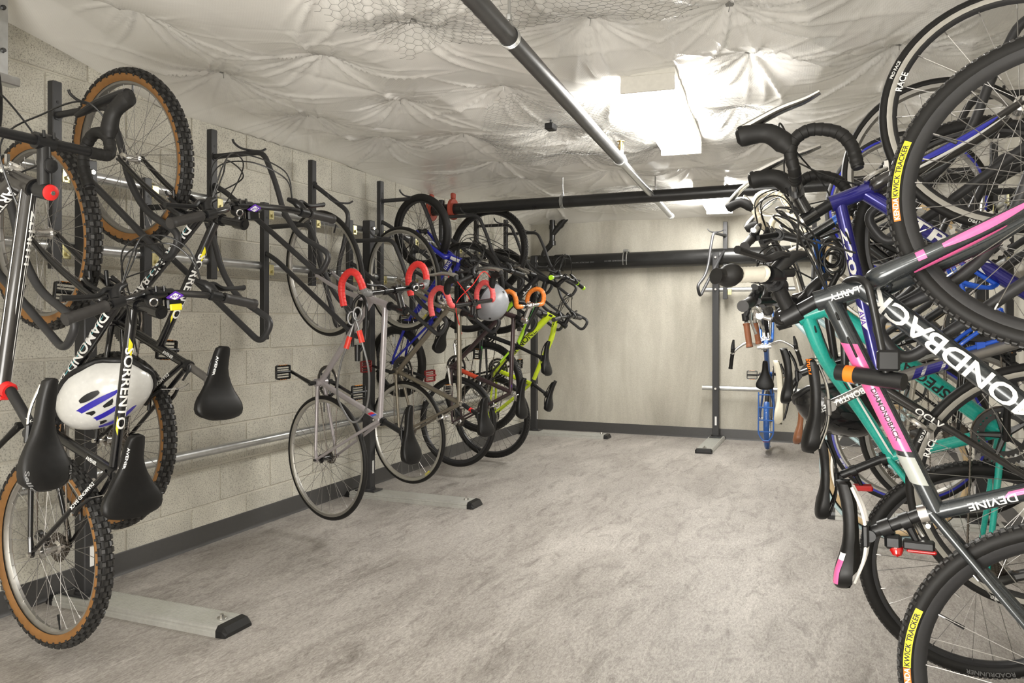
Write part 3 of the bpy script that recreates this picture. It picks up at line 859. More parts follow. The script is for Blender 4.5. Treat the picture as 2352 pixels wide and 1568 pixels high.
def pedal(parent, c, mat, refl=True, sgn=1):
    mb = MB(); c = np.asarray(c, float); w, l, h = .085, .066, .022
    for dx in (-l / 2, l / 2):
        mb.box(c + vec(dx, 0, 0), (.007, w, h), bev=.002)
        for k in range(5): mb.box(c + vec(dx * 1.06, -w / 2 + .012 + k * .015, 0), (.007, .005, h + .007))
    for dy in (-w / 2, w / 2): mb.box(c + vec(0, dy, 0), (l, .006, h * .8), bev=.002)
    mb.cyl(c + vec(0, -w / 2 - .012, 0), c + vec(0, w / 2 + .0, 0), .0085, 10)
    for dx in (-.018, .018): mb.box(c + vec(dx, 0, 0), (.004, w, h * .55))
    o = mb.build('pedal', mat, parent, False)
    if refl:
        mb = MB()
        for dx in (-l / 2 - .0045, l / 2 + .0045): mb.box(c + vec(dx, 0, 0), (.005, .046, .013))
        mb.build('reflector', AMBER, parent, False)
    return o

def saddle(root, nose, tail, W, mat, kind='wide', M=None, rail=SATIN):
    nose = L3(nose); tail = L3(tail); a = unit(tail - nose); Ls = np.linalg.norm(tail - nose)
    up = unit(vec(-a[2], 0, a[0])); up = up if up[2] > 0 or abs(up[2]) < .01 else -up
    if up @ vec(0, 0, 1) < 0: up = -up
    prof = {'wide': [(0, .14), (.03, .255), (.12, .30), (.3, .335), (.45, .45), (.6, .68), (.72, .90), (.82, 1.0), (.90, .96), (.96, .78), (1, .35)],
            'slim': [(0, .14), (.03, .26), (.15, .31), (.35, .34), (.48, .44), (.62, .74), (.74, .95), (.83, 1.0), (.91, .93), (.97, .70), (1, .25)],
            'flat': [(0, .18), (.03, .32), (.15, .38), (.35, .41), (.5, .54), (.65, .80), (.77, .97), (.85, 1.0), (.93, .90), (.98, .6), (1, .25)]}[kind]
    ts = [p[0] for p in prof]; ws = [p[1] for p in prof]
    def wf(t): return W * float(np.interp(t, ts, ws))
    def sag(t): return -.013 * math.sin(PI * min(1, t * 1.25)) + .045 * max(0, t - .55) ** 1.3 - .10 * max(0, t - .93)
    def dep(t): return float(np.interp(t, [0, .02, .15, .4, .6, .8, .92, 1], [.018, .027, .030, .027, .030, .044, .046, .020]))
    def surf(t, ph, lift=0.0):
        """ph 0..pi from the left edge over the top to the right edge"""
        w = wf(t); return nose + a * Ls * t + vec(0, w * math.cos(ph), 0) + up * (sag(t) - .020 + .020 * math.sin(ph) ** (.8 if t > .5 else .6) + lift)
    T = [0, .008, .03, .07, .12, .2, .3, .4, .5, .6, .7, .78, .85, .91, .95, .98, 1.0]
    n = 13; V = []; F = []
    for i, t in enumerate(T):
        sh = 1.0
        for j in range(n): V.append(surf(t, PI * j / (n - 1)) - up * (.012 if i in (0, len(T) - 1) else 0))
        w = wf(t); dp = dep(t)
        for y in (-.93, -.55, .55, .93): V.append(nose + a * Ls * t + vec(0, w * y, 0) + up * (sag(t) - dp + (.008 if abs(y) < .9 else 0)))
    m = n + 4
    for i in range(len(T) - 1):
        for j in range(m): F.append((i * m + j, (i + 1) * m + j, (i + 1) * m + (j + 1) % m, i * m + (j + 1) % m))
    F.append(tuple(range(m))); F.append(tuple((len(T) - 1) * m + j for j in range(m - 1, -1, -1)))
    mb = MB(); mb.add(V, F); o = mb.build('saddle', mat, root, True)
    r = MB()
    for y in (-1, 1):
        r.tube(fillet([nose + a * Ls * .06 - up * .035 + vec(0, y * .012, 0), nose + a * Ls * .30 - up * .060 + vec(0, y * .022, 0), nose + a * Ls * .68 - up * .060 + vec(0, y * .022, 0), nose + a * Ls * .93 - up * .034 + vec(0, y * .036, 0)], .04), .0038, 8)
    r.build('rails', rail, o)
    o_surf = surf
    def place(txt, t0, ph, h, mat, stretch=1.0, along=1, bold=.02):
        v, f, w = glyphs(txt, bold)
        if not len(v): return
        q = []
        for (x, y) in v:
            t = t0 + along * x * h * stretch / Ls; ww = max(wf(t), .01)
            q.append(surf(min(max(t, 0), 1), ph + along * (y - .5) * h / ww, .0015))
        mb = MB(); mb.add(q, f); mb.build('lettering', mat, o, False)
    def patch(t0, t1, p0, p1, mat):
        q = []
        for i in range(9):
            for j in range(5): q.append(surf(t0 + (t1 - t0) * i / 8, p0 + (p1 - p0) * j / 4, .0012))
        mb = MB(); mb.add(q, [(5 * i + j, 5 * i + j + 1, 5 * i + j + 6, 5 * i + j + 5) for i in range(8) for j in range(4)]); mb.build('panel', mat, o)
    place.patch = patch
    return o, place, nose + a * Ls * .5 - up * .060

def make_bike(name, label, pose, g, st):
    """pose = (rear hub, forward, up); g = frame points (forward, up) in metres; st = style"""
    Hr, f, u = [np.asarray(x, float) for x in pose]
    f = unit(f); u = unit(u - f * (u @ f)); l = np.cross(u, f)
    M = Matrix(((f[0], l[0], u[0], Hr[0]), (f[1], l[1], u[1], Hr[1]), (f[2], l[2], u[2], Hr[2]), (0, 0, 0, 1)))
    root = thing(name, label, 'bicycle', M, None)
    S = lambda k, d=None: st.get(k, d)
    Lb = g['L']; R = S('R', .336); w = S('w', .026)
    hb, ht = vec(*g['headb']), vec(*g['headt']); bb = vec(*g['bb']); sc = vec(*g['seatt'])
    hax = unit(ht - hb); hax3 = L3(hax)
    # steering
    Mst = Matrix.Translation(L3(hb)) @ Matrix.Rotation(S('steer', 0.0), 4, Vector(hax3)) @ Matrix.Translation(-Vector(L3(hb)))
    hub0 = np.array(Mst.inverted() @ Vector((Lb, 0, 0))); hub0[1] = 0
    fh = vec(hub0[0], hub0[2])
    FM = S('frame'); rT = S('rt', .016); rD = S('rd', .018); rS = S('rs', .0155)
    # ---- frame
    mb = MB(); hl = np.linalg.norm(ht - hb)
    ttH = hb + (ht - hb) * (.80 if hl > .09 else .72); dtH = hb + (ht - hb) * (.18 if hl > .09 else .28)
    ttS = vec(*g.get('ttj', g['seatt'])) if 'ttj' in g else sc - unit(sc - bb) * .018
    mb.tube([L3(hb - hax * .004), L3(hb + hax * .012), L3(ht - hax * .012), L3(ht + hax * .004)], [S('rh', .020) * 1.06, S('rh', .020), S('rh', .020), S('rh', .020) * 1.06], 16, 1 if S('head') else 0)
    mid = (dtH + bb) / 2
    if S('hydro'):       # curved hydroformed tubes
        mb.tube(spline([L3(dtH), L3(dtH + (bb - dtH) * .25 + vec(.012, .012)), L3(dtH + (bb - dtH) * .65), L3(bb)], 6), list(np.interp(np.linspace(0, 1, 19), [0, .3, 1], [rD * 1.1, rD * 1.05, rD * .9])), 14, 0, sx=1.05)
        mb.tube(spline([L3(ttH), L3(ttH + (ttS - ttH) * .3 + vec(-.01, .018)), L3(ttH + (ttS - ttH) * .7 + vec(0, .008)), L3(ttS)], 6), list(np.interp(np.linspace(0, 1, 19), [0, 1], [rT * 1.15, rT * .85])), 14, S('ttm', 0))
    else:
        mb.tube([L3(dtH), L3(dtH + (bb - dtH) * .5), L3(bb)], [rD, rD, rD * .95], 14, S('dtm', 0))
        mb.tube([L3(ttH), L3(ttH + (ttS - ttH) * .5), L3(ttS)], [rT, rT, rT * .92], 14, S('ttm', 0))
    mb.tube([L3(bb), L3(sc + unit(sc - bb) * .012)], rS, 14, S('stm', 0))
    mb.cyl(L3(bb, -.036), L3(bb, .036), .021, 16)
    wd = .064
    for sg in (-1, 1):
        d0 = vec(0, sg * wd, 0)
        mb.tube(spline([L3(bb, sg * .020), L3(bb * .62, sg * .040), L3(bb * .12 + vec(.0, .0), sg * wd)], 5), list(np.linspace(.0115, .008, 11)), 10, S('csm', 0))
        s0 = vec(*g.get('ssj', sc - unit(sc - bb) * .008))
        mb.tube(spline([L3(s0, sg * .014), L3(s0 * .60, sg * .038), L3(s0 * .08, sg * wd)], 5), list(np.linspace(.0095, .0072, 11)), 10, S('ssm', 0))
        mb.tube([L3(bb * .13, sg * wd), d0, L3(s0 * .10, sg * wd)], [.008, .011, .0075], 8)
        mb.cyl(d0 + vec(0, -.003, 0), d0 + vec(0, .003, 0), .014, 12)
    if S('wish'):
        mb.tube([L3(s0 * .995), L3(s0 * .62)], [.013, .012], 10, S('ssm', 0))
    frame = mb.build('frame', [FM] + ([S('head') or FM, S('fm2', FM), S('fm3', FM)]), root)
    mb = MB(); sd = unit(sc - bb); mb.cyl(L3(sc + sd * -.002), L3(sc + sd * .016), rS + .0035, 16); mb.cyl(L3(sc + sd * .007 - vec(sd[1], -sd[0]) * (rS + .006), -.014), L3(sc + sd * .007 - vec(sd[1], -sd[0]) * (rS + .006), .014), .005, 8)
    if S('qr'): mb.tube([L3(sc + sd * .007 + vec(0, .02), .014), L3(sc + sd * .01 + vec(-.012, .026), .02), L3(sc + vec(-.055, .01), .022)], [.006, .006, .004], 8)
    mb.build('seat_clamp', S('collar', SATIN), frame)
    # ---- fork and steering parts
    FK = S('fork', FM); fpan = []
    cr = hb - hax * .022; mb = MB()
    if S('sus'):
        mid_ = cr + (fh - cr) * .34; ad = unit(fh - cr)
        for sg in (-1, 1):
            mb.tube([L3(cr, sg * .062), L3(mid_, sg * .062)], .0145, 12, 1)
            mb.tube([L3(mid_ - ad * .005, sg * .062), L3(mid_ + ad * .01, sg * .062), L3(fh - ad * .02, sg * .060), L3(fh + ad * .012, sg * .058)], [.020, .0215, .0195, .012], 12, 0)
            mb.cyl(L3(fh, sg * .052), L3(fh, sg * .066), .013, 12, 0)
        mb.tube([L3(cr, -.075), L3(cr + hax * .012, -.03), L3(cr + hax * .016, .0), L3(cr + hax * .012, .03), L3(cr, .075)], [.018, .02, .022, .02, .018], 10, 0)
        br = mid_ + vec(-.0, -.03); mb.tube(spline([L3(mid_, -.062), L3(mid_ + vec(.03, -.05), -.04), L3(mid_ + vec(.035, -.06), 0), L3(mid_ + vec(.03, -.05), .04), L3(mid_, .062)], 4), .011, 8, 0)
    else:
        rk = S('crownw', .036 if w < .03 else .046); bow = vec(-.012, -.0)
        for sg in (-1, 1):
            q1 = cr + (fh - cr) * .55 + unit(vec(-(fh - cr)[1], (fh - cr)[0])) * -.012
            leg = spline([L3(cr - hax * .012, sg * rk), L3(q1, sg * (rk + .006)), L3(fh, sg * .052)], 12); legr = np.interp(np.linspace(0, 1, 25), [0, .12, 1], [S('rf', .0135), S('rf', .0135), .0085])
            for (t0, t1, ph0, hf, mt) in S('forkpanels', ()):
                V = []
                for i in range(25):
                    if not t0 <= i / 24 <= t1: continue
                    dv = unit(leg[min(i + 1, 24)] - leg[max(i - 1, 0)]); n_ = unit(vec(0, sg, 0) - dv * (dv[1] * sg)); c_ = np.cross(n_, dv) * sg; tp = math.sin(PI * min(1, max(0, (i / 24 - t0) / (t1 - t0)))) ** .5
                    for k in range(5): a_ = ph0 + hf * tp * (k - 2) / 2; V.append(leg[i] + (legr[i] * 1.0 + .0012) * (math.cos(a_) * n_ + math.sin(a_) * c_))
                pm = MB(); k_ = len(V) // 5; pm.add(V, [(5 * i + j, 5 * i + j + 1, 5 * i + j + 6, 5 * i + j + 5) for i in range(k_ - 1) for j in range(4)]); fpan.append((pm, mt))
            mb.tube(spline([L3(cr + hax * .006, sg * rk * .45), L3(cr - hax * .012, sg * rk), L3(q1, sg * (rk + .006)), L3(fh, sg * .052)], 6), list(np.interp(np.linspace(0, 1, 19), [0, .3, 1], [S('rf', .0135), S('rf', .0135), .0085])), 12, 0, sx=1.0)
            mb.cyl(L3(fh, sg * .049), L3(fh, sg * .055), .012, 10)
        mb.tube([L3(hb - hax * .003), L3(cr - hax * .004)], [.020, .022], 14, 0); mb.tube([L3(cr - hax * .004, -rk), L3(cr + hax * .002), L3(cr - hax * .004, rk)], [.0125, .018, .0125], 10, 0)
    mb.cyl(L3(hb - hax * .008), L3(hb), .0225, 16)
    fork = mb.build('fork', [FK, S('stanch', SILVER)], root, True, Mst)
    for pm, mt in fpan: pm.build('paint_panel', mt, fork)
    top = vec(*g['stemtop']); barp = vec(*g['bar'])
    mb = MB(); hs = L3(ht); mb.tube([hs, hs + hax3 * .006], [.0225, .0225], 16); mb.tube([hs + hax3 * .006, L3(top)], S('rst', .0155), 14)
    mb.build('headset', S('headset', SATIN), root, True, Mst)
    mb = MB(); sd2 = unit(barp - top); tdir = unit(top - ht)
    if S('quill'):
        mb.tube(fillet([L3(ht), L3(top), L3(barp)], .03), S('rstem', .012), 12)
    else:
        mb.cyl(L3(top - tdir * .024), L3(top + tdir * .018), .0215, 16); mb.tube([L3(top - tdir * .003), L3(barp - sd2 * .01)], [.0175, .0165], 12)
        mb.cyl(L3(top + tdir * .018), L3(top + tdir * .022), .012, 10)
    mb.cyl(L3(barp, -.025), L3(barp, .025), .0215, 16)
    for sg in (-1, 1):
        for sy in (-.014, .014): mb.cyl(L3(barp + sd2 * .006 + vec(-sd2[1], sd2[0]) * .02 * sg, sy), L3(barp + sd2 * .024 + vec(-sd2[1], sd2[0]) * .02 * sg, sy), .0042, 8)
    stem = mb.build('stem', S('stemm', SATIN), root, True, Mst)
    if S('capm'):
        mb = MB(); q0 = L3(top + tdir * .0205); mb.lathe([(.001, .008), (.012, .008), (.020, .004), (.021, -.002)], q0, L3(tdir), 20); mb.lathe([(.001, .010), (.006, .010), (.006, .008)], q0, L3(tdir), 8, 1)
        tag(mb.build('top_cap', [S('capm'), SILVER], stem), S('caplab'))
    # ---- handlebar
    kind = S('bar'); hw = S('hw', .29); sw = S('sweep', (-.03, .06)); tilt = S('tilt', 0.0); ct, stt = math.cos(tilt), math.sin(tilt)
    def bl(a, b, y): return vec(barp[0] + a * ct - b * stt, y, barp[1] + a * stt + b * ct)
    BM = S('barm', SATIN); hands = []
    if kind in ('flat', 'bmx', 'swept'):
        def half(sg):
            if kind == 'flat': P = [(0, 0, 0), (0, 0, .05), (sw[0] * .2, sw[1] * .75, .12), (sw[0] * .35, sw[1] * S('swm', .95), .17), (sw[0], sw[1], hw)]
            elif kind == 'bmx': P = [(0, 0, 0), (0, 0, .05), (-.01, sw[1] * .85, .13), (-.015, sw[1], .17), (sw[0], sw[1], hw)]
            else: P = [(0, 0, 0), (.02, .0, .05), (.05, .03, .14), (-.02, .05, .25), (-.16, .03, hw)]
            return [bl(a, b, sg * y) for a, b, y in P]
        pl, pr = half(1), half(-1)
        path = fillet(pl[::-1] + pr[1:], .05, 5)
        mb = MB(); mb.tube(path, .0112, 12); mb.tube([bl(0, 0, -.055), bl(0, 0, .055)], .0145, 12)
        if kind == 'bmx': mb.tube([bl(-.006, sw[1] * .62, .105), bl(-.006, sw[1] * .62, -.105)], .008, 10)
        hbar = mb.build('handlebar', BM, root, True, Mst)
        for sg, P in ((1, pl), (-1, pr)):
            e = P[-1]; d = unit(P[-1] - P[-2]); gl = .125
            mb = MB(); k = 26; pts = [e - d * gl * (1 - i / k) + d * .004 for i in range(k + 1)]
            wg = S('winggrip'); rr = [(.0158 + (.0012 * (i % 2) if wg else 0)) if 1 < i < k - 2 else .0178 for i in range(k + 1)]
            if wg: rr = [r_ if i <= 14 else .0158 + .009 * math.sin(PI * min(1, (i - 14) / 9)) for i, r_ in enumerate(rr)]; rr[-1] = .017
            mb.tube(pts, rr, 14, 0, sx=1.35 if wg else 1.0, up=unit(vec(1, 0, .2)), mfun=(lambda i, j: 1 if (i > (14 if wg else 19)) else 0) if S('gripend') else None, capmi=1)
            mb.build('grip', [S('grip', GRIPM), S('gripend', GRIPM)], hbar)
            if S('lever', True):
                c = e - d * (gl + .03); fw = L3(vec(ct, stt)); dn = -L3(vec(-stt, ct))
                ld = unit(fw * .92 + dn * .55)
                mb = MB(); mb.cyl(c - d * .018, c + d * .018, .0175, 14)
                mb.tube([c + ld * .008, c + ld * .030 - d * .004, c + ld * .044 - d * .022, c + ld * .046 - d * .05], [.018, .0165, .0125, .008], 12)
                mb.cyl(c + dn * .02 - d * .02, c + dn * .02 + d * .008, .010, 10)
                lv = mb.build('brake_lever', S('leverm', SATIN), hbar)
                mb = MB(); q0 = c + ld * .042
                mb.tube(spline([q0 - d * .006, q0 + d * .02 + ld * .006, q0 + d * .045 - ld * .004, q0 + d * .09 + ld * .006, q0 + d * .145 + ld * .022], 4), list(np.interp(np.linspace(0, 1, 17), [0, .2, .8, .95, 1], [.008, .0085, .007, .0078, .009])), 8, up=ld, sx=1.3)
                mb.build('lever_blade', S('bladem', SATIN), hbar)
                hands.append((c + ld * .04 - d * .03, sg))
    else:
        re, dr = S('reach', .09), S('drop', .135)
        P = [(0, 0, 0), (0, 0, hw - .05), (.012, 0, hw - .012), (re * .55, .004, hw), (re * .9, -.012, hw + .002), (re * 1.06, -dr * .38, hw + .004), (re * .86, -dr * .78, hw + .006), (re * .45, -dr * .98, hw + .006), (-.015, -dr - .006, hw + .008)]
        hbar = None
        halfs = []
        for sg in (1, -1):
            halfs.append(spline([bl(a, b, sg * y) for a, b, y in P], 12))
        mb = MB(); mb.tube([halfs[0][14], halfs[0][0], halfs[1][14]], .0132, 14); hbar = mb.build('handlebar', BM, root, True, Mst)
        for sg, H in zip((1, -1), halfs):
            H = H[S('tape0', 9):]; pts = []
            for i in range(len(H) - 1):
                for q in (0, .5): pts.append(H[i] * (1 - q) + H[i + 1] * q)
            pts.append(H[-1]); k = len(pts); cum = np.concatenate([[0], np.cumsum([np.linalg.norm(pts[i + 1] - pts[i]) for i in range(k - 1)])])
            rr = [.0158 * (1 + .11 * ((s / .019) % 1.0)) for s in cum]; rr[-1] = .0155
            tm = S('tape'); n0 = S('tapedark', 0)
            mb = MB(); mb.tube(pts, rr, 12, 0, mfun=lambda i, j: 1 if cum[i] < n0 else 0); mb.build('bar_tape', [tm, GREYP], hbar)
            mb = MB(); dd = unit(pts[-1] - pts[-2]); mb.cyl(pts[-1], pts[-1] + dd * .006, .0135, 12); mb.build('bar_plug', S('plug', SATIN), hbar)
            if S('hoods', True):
                y = sg * (hw + .002); hd = S('hood', 1.0)
                mb = MB(); hp = [bl(re * .62, .004, y), bl(re * .85, .018, y), bl(re + .015 * hd, .045 * hd, y), bl(re + .022 * hd, .085 * hd, y), bl(re + .020 * hd, .118 * hd, y)]
                mb.tube(spline(hp, 4), list(np.interp(np.linspace(0, 1, 17), [0, .25, .6, .85, .97, 1], [.018, .025 * hd, .022 * hd, .0255 * hd, .023 * hd, .014])), 14, sx=.8)
                lv = mb.build('brake_lever', S('hoodm', RUBBER), hbar)
                mb = MB(); bp = [bl(re + .030 * hd, .112 * hd, y), bl(re + .048, .085 * hd, y), bl(re + .075, .02, y + sg * .003), bl(re + .088, -.045, y + sg * .006), bl(re + .100, -.085, y + sg * .012)]
                mb.tube(spline(bp, 5), list(np.interp(np.linspace(0, 1, 21), [0, .15, .7, 1], [.013, .0135, .010, .0065])), 10, sx=1.5, up=(1, 0, 0))
                mb.build('lever_blade', S('bladem', SILVER), hbar)
                hands.append((bl(re * .95, .03, y), sg))
            elif S('inline') and sg == 1:
                mb = MB(); c = bl(.0, .0, sg * .075); mb.cyl(c - vec(0, .012, 0), c + vec(0, .012, 0), .0175, 12)
                lv = mb.build('brake_lever', SATIN, hbar)
                mb = MB(); mb.tube(spline([c + vec(.012, 0, .012), c + vec(.03, .03, .012), c + vec(.035, .07, .006), c + vec(.045, .11, 0)], 4), .0055, 8); mb.build('lever_blade', SATIN, hbar)
                hands.append((c + vec(.02, -.01, .01), sg))
    # ---- wheels
    for fr in (1, 0):
        side = S('fside' if fr else 'rside', S('side')); rimm = S('frim' if fr else 'rrim', S('rim', GREYRIM))
        Rw = R; tm, rm, hm, sm, vm, Ro, Ri = wheel_meshes(Rw, w, S('tread', 'slick'), side, rimm, S('deep', .020), S('spoke', SPOKE), S('nsp', 32), S('hub', SILVER), not fr, S('rim2'))
        rot = Matrix.Rotation(rng.uniform(0, 6.28), 4, 'Y')
        Mw = (Mst @ Matrix.Translation(Vector(L3(fh))) @ rot) if fr else rot
        wo = link('wheel', rm, root, Mw)
        link('tire', tm, wo); link('hub', hm, wo); tag(link('spokes', sm, wo), kind='stuff'); link('valve', vm, wo)
        rootwheel = wo
        if S('refl') and not fr:
            mb = MB(); mb.box((Ri * .78, 0, 0), (.055, .012, .028), bev=.004); mb.build('reflector', REFL, wo, False)
        if S('disc'):
            mb = cog_mesh(.08, 26, .066, .038, .002, 5); mb.build('brake_rotor', SILVER, wo, False)
        for (txt, h, mt, a0, sgn, off) in S('tiretext', ()):
            Ma = rot.inverted()
            ex, ey = np.array(Ma.to_3x3() @ Vector((1, 0, 0))), np.array(Ma.to_3x3() @ Vector((0, 0, 1)))
            rr = Rw - w * .5 + off
            arc_text(txt, (0, 0, 0), ex, ey, rr, a0, h, mt, wo, vec(0, sgn, 0), w / 2 + .0014, stretch=-1.0 if sgn < 0 else 1.0)
        for (mt, a0, a1, h, sgn, off) in S('tireband', ()):
            Ma = rot.inverted(); ex, ey = np.array(Ma.to_3x3() @ Vector((1, 0, 0))), np.array(Ma.to_3x3() @ Vector((0, 0, 1)))
            mb = MB(); V = []; k = 24
            for i in range(k + 1):
                a = a0 + (a1 - a0) * i / k
                for dr_ in (-h / 2, h / 2): V.append((Rw - w * .5 + off + dr_) * (math.cos(a) * ex + math.sin(a) * ey) + vec(0, sgn * (w / 2 + .0006), 0))
            mb.add(V, [(2 * i, 2 * i + 1, 2 * i + 3, 2 * i + 2) for i in range(k)]); mb.build('tire_band', mt, wo, False)
    # ---- drivetrain (right side, Y negative)
    rc = S('ring', .088); rg = S('cog', .036); yc = -.045
    ca = S('crank', (-1, 0)); cd = unit(vec(*ca))
    mb = MB(); mb.cyl(L3(bb, -.062), L3(bb, .062), .010, 10)
    CM = S('crankm', SATIN)
    for sg, d in ((1, cd), (-1, -cd)):
        e = bb + d * .170
        mb.tube([L3(bb - d * .008, sg * .062), L3(bb + d * .02, sg * .064), L3(bb + d * .10, sg * .070), L3(e, sg * .074), L3(e + d * .008, sg * .074)], [.014, .015, .0115, .0115, .009], 10, up=(0, 1, 0), sx=.75)
        mb.cyl(L3(bb, sg * .055), L3(bb, sg * .074), .0125, 12)
    cs = mb.build('crankset', CM, root)
    for sg, d in ((1, cd), (-1, -cd)):
        if S('pedal', True) is not None: pedal(cs, L3(bb + d * .170, sg * .125), S('pedal', SATIN), S('pedrefl', True))
    for k in range(S('rings', 1)):
        mb = cog_mesh(rc - k * .020, int((rc - k * .02) * 2 * PI / .0127), rc - k * .02 - .016, yc + k * .008)
        mb.build('chainring', S('ringm', STEELD), cs, False, Matrix.Translation(Vector(L3(bb))))
    mb = MB()
    for k in range(S('cogs', 1)):
        r_ = rg - k * .0035; c = cog_mesh(r_, int(r_ * 2 * PI / .0127), .012, -.024 - k * .0042, .002, 3); mb.add(c.v, c.f, 0)
    if S('cogs', 1) > 4: mb.lathe([(rg * .98, -.022), (rg * .55, -.022 - .0042 * S('cogs', 1)), (.01, -.024 - .0042 * S('cogs', 1))], n=28)
    mb.build('cassette' if S('cogs', 1) > 1 else 'cog', S('cogm', CHAIN), rootwheel if False else root)
    dirc = unit(bb); perp = vec(-dirc[1], dirc[0]); r2 = rg - .0035 * (S('cogs', 1) // 2)
    mb = MB()
    def beads(a, b, r=.0042):
        n = max(2, int(np.linalg.norm(b - a) / .0127 * 2)); pts = [a + (b - a) * i / n for i in range(n + 1)]
        mb.tube(pts, [r if i % 2 else r * .62 for i in range(n + 1)], 6)
    beads(L3(bb + perp * rc, yc), L3(perp * r2, -.034))
    if S('cogs', 1) > 1:
        dq = vec(.005, -.075); dq2 = vec(.025, -.135)
        beads(L3(bb - perp * rc, yc), L3(dq2 + vec(0, -.02), -.036)); beads(L3(dq2 + vec(-.02, .0), -.036), L3(dq + vec(.018, 0), -.036)); beads(L3(dq + vec(-.012, .012), -.034), L3(-vec(.0, 1) * r2 + vec(-r2 * .4, 0), -.034))
    else: beads(L3(bb - perp * rc, yc), L3(-perp * r2, -.034))
    for c_, rr, a0, a1 in ((bb, rc, -PI / 2, PI / 2), (vec(0, 0), r2, PI / 2, 3 * PI / 2)):
        base = math.atan2(dirc[1], dirc[0]); aa = np.linspace(a0, a1, 22)
        mb.tube([L3(c_ + rr * vec(math.cos(base + a), math.sin(base + a)), yc if rr == rc else -.034) for a in aa], [.0042 if i % 2 else .0028 for i in range(22)], 6)
    tag(mb.build('chain', CHAIN, root), kind='stuff')
    if S('cogs', 1) > 1:
        mb = MB(); mb.tube([L3((.0, -.012), -.062), L3((.0, -.035), -.066), L3((.005, -.075), -.048)], [.009, .016, .012], 10)
        for q_ in (dq, dq2): mb.cyl(L3(q_, -.042), L3(q_, -.030), .018, 14)
        for y in (-.045, -.027): mb.tube([L3(dq, y), L3(dq2, y)], [.012, .012], 6, up=(0, 1, 0), sx=1)
        mb.build('derailleur', S('derm', STEELD), root)
    # ---- seat post and saddle
    cl = vec(*g['clamp']); sn, sl = g['snose'], g['stail']
    so, put, mid3 = saddle(root, sn, sl, S('sw', .072), S('saddle', LEATHER), S('sk', 'slim'), rail=S('rail', SATIN))
    pe = mid3 - unit(mid3 - L3(sc)) * .012
    mb = MB(); mb.tube([L3(sc - sd * .03), L3(sc + sd * .02), L3(vec(pe[0], pe[2]))], S('rp', .0136), 14)
    mb.box(mid3, (.05, .056, .014), bev=.004); mb.cyl(mid3 + vec(0, -.02, -.008), mid3 + vec(0, .02, -.008), .013, 12)
    sp = mb.build('seatpost', S('post', SATIN), root)
    # ---- brakes
    bk = S('brake')
    if bk == 'v':
        for (c_, M_, outw) in ((cr + unit(fh - cr) * .055, Mst, -1), (sc * (S('R', .336) - .03) / np.linalg.norm(sc), None, 1)):
            mb = MB(); n2 = unit(c_ - (fh if M_ is not None else vec(0, 0))); t2 = vec(-n2[1], n2[0]); t2 = t2 if t2 @ vec(0, 1) > 0 else -t2
            t2 = t2 if M_ is not None else t2
            for sg in (-1, 1):
                a0 = c_ + t2 * .022
                mb.tube(spline([L3(a0 - n2 * .03, sg * .046), L3(a0 + n2 * .01, sg * .050), L3(a0 + n2 * .06, sg * .034)], 4), [.010, .009, .008, .008, .007, .007, .006, .006, .006], 8)
                mb.box(L3(a0 - n2 * .028, sg * .028), (.055, .012, .012), bev=.003); mb.cyl(L3(a0 - n2 * .028, sg * .03), L3(a0 - n2 * .028, sg * .06), .0055, 8, 1)
            mb.tube([L3(a0 + n2 * .06, -.04), L3(a0 + n2 * .06, .04)], .0018, 6, 1); mb.tube(spline([L3(a0 + n2 * .06, -.04), L3(a0 + n2 * .075, -.055), L3(a0 + n2 * .10, -.06)], 4), .003, 6, 1)
            mb.build('brake', [SATIN, SILVER], root, True, M_)
    elif bk == 'caliper':
        nn = unit(cr - fh); 
        for (c_, M_, nrm_) in ((cr, Mst, unit(cr - fh)), (sc * (S('R', .336) + .012) / np.linalg.norm(sc), None, unit(sc))):
            if S('nofront') and M_ is not None or S('norear') and M_ is None: continue
            mb = MB(); t2 = vec(-nrm_[1], nrm_[0]); t2 = t2 if t2[1] > 0 else -t2
            if M_ is None: t2 = t2
            o2 = c_ + t2 * .026
            for sg in (-1, 1):
                mb.tube(spline([L3(o2 + nrm_ * .01, sg * -.006), L3(o2 + nrm_ * .022, sg * .022), L3(o2 - nrm_ * .005, sg * .036), L3(o2 - nrm_ * .038, sg * .022)], 5), list(np.linspace(.0085, .006, 16)), 8)
                mb.box(L3(o2 - nrm_ * .038, sg * .017), (.045, .009, .010))
            mb.cyl(L3(o2 - t2 * .026), L3(o2 + t2 * .012), .006, 8); mb.tube([L3(o2 + nrm_ * .02, .015), L3(o2 + nrm_ * .04, .045)], .005, 6)
            mb.build('brake', SILVER, root, True, M_)
    # ---- cables
    if S('cables', True) and hands:
        CB = S('cablem', CABLE)
        for (c, sg) in hands:
            if kind in ('flat', 'bmx'):
                e0 = L3(cr + vec(.06, .05), -sg * .03) if sg > 0 else L3(ttH + (ttS - ttH) * .3 + vec(0, -.0), -.02)
                e1 = L3(ttH + (ttS - ttH) * .12, sg * .02)
                for dj, en in ((0, e0), (.025, e1)):
                    mb = MB(); m0 = c + vec(.085 + dj, -sg * .045, .01); m1 = vec(barp[0] + .155 + dj, sg * .04 - sg * dj, barp[1] + .0); m2 = vec(barp[0] + .10 + dj, -sg * .07, barp[1] - .05)
                    mb.tube(spline([c, m0, m1, m2, en], 9), .0026, 6); mb.build('cable', CB, root, True, Mst)
            elif kind == 'drop' and S('cablem'):
                mb = MB(); m1 = bl(S('reach', .09) + .06, .02, sg * (hw - .05)); m2 = bl(.11, -.01, sg * .05); en = L3(cr + vec(.0, .03), 0) if sg > 0 else L3(ttH + (ttS - ttH) * .25, -.015)
                mb.tube(spline([c, m1, m2, bl(.02, -.08, -sg * .06), en], 9), .0026, 6); mb.build('cable', CB, root, True, Mst)
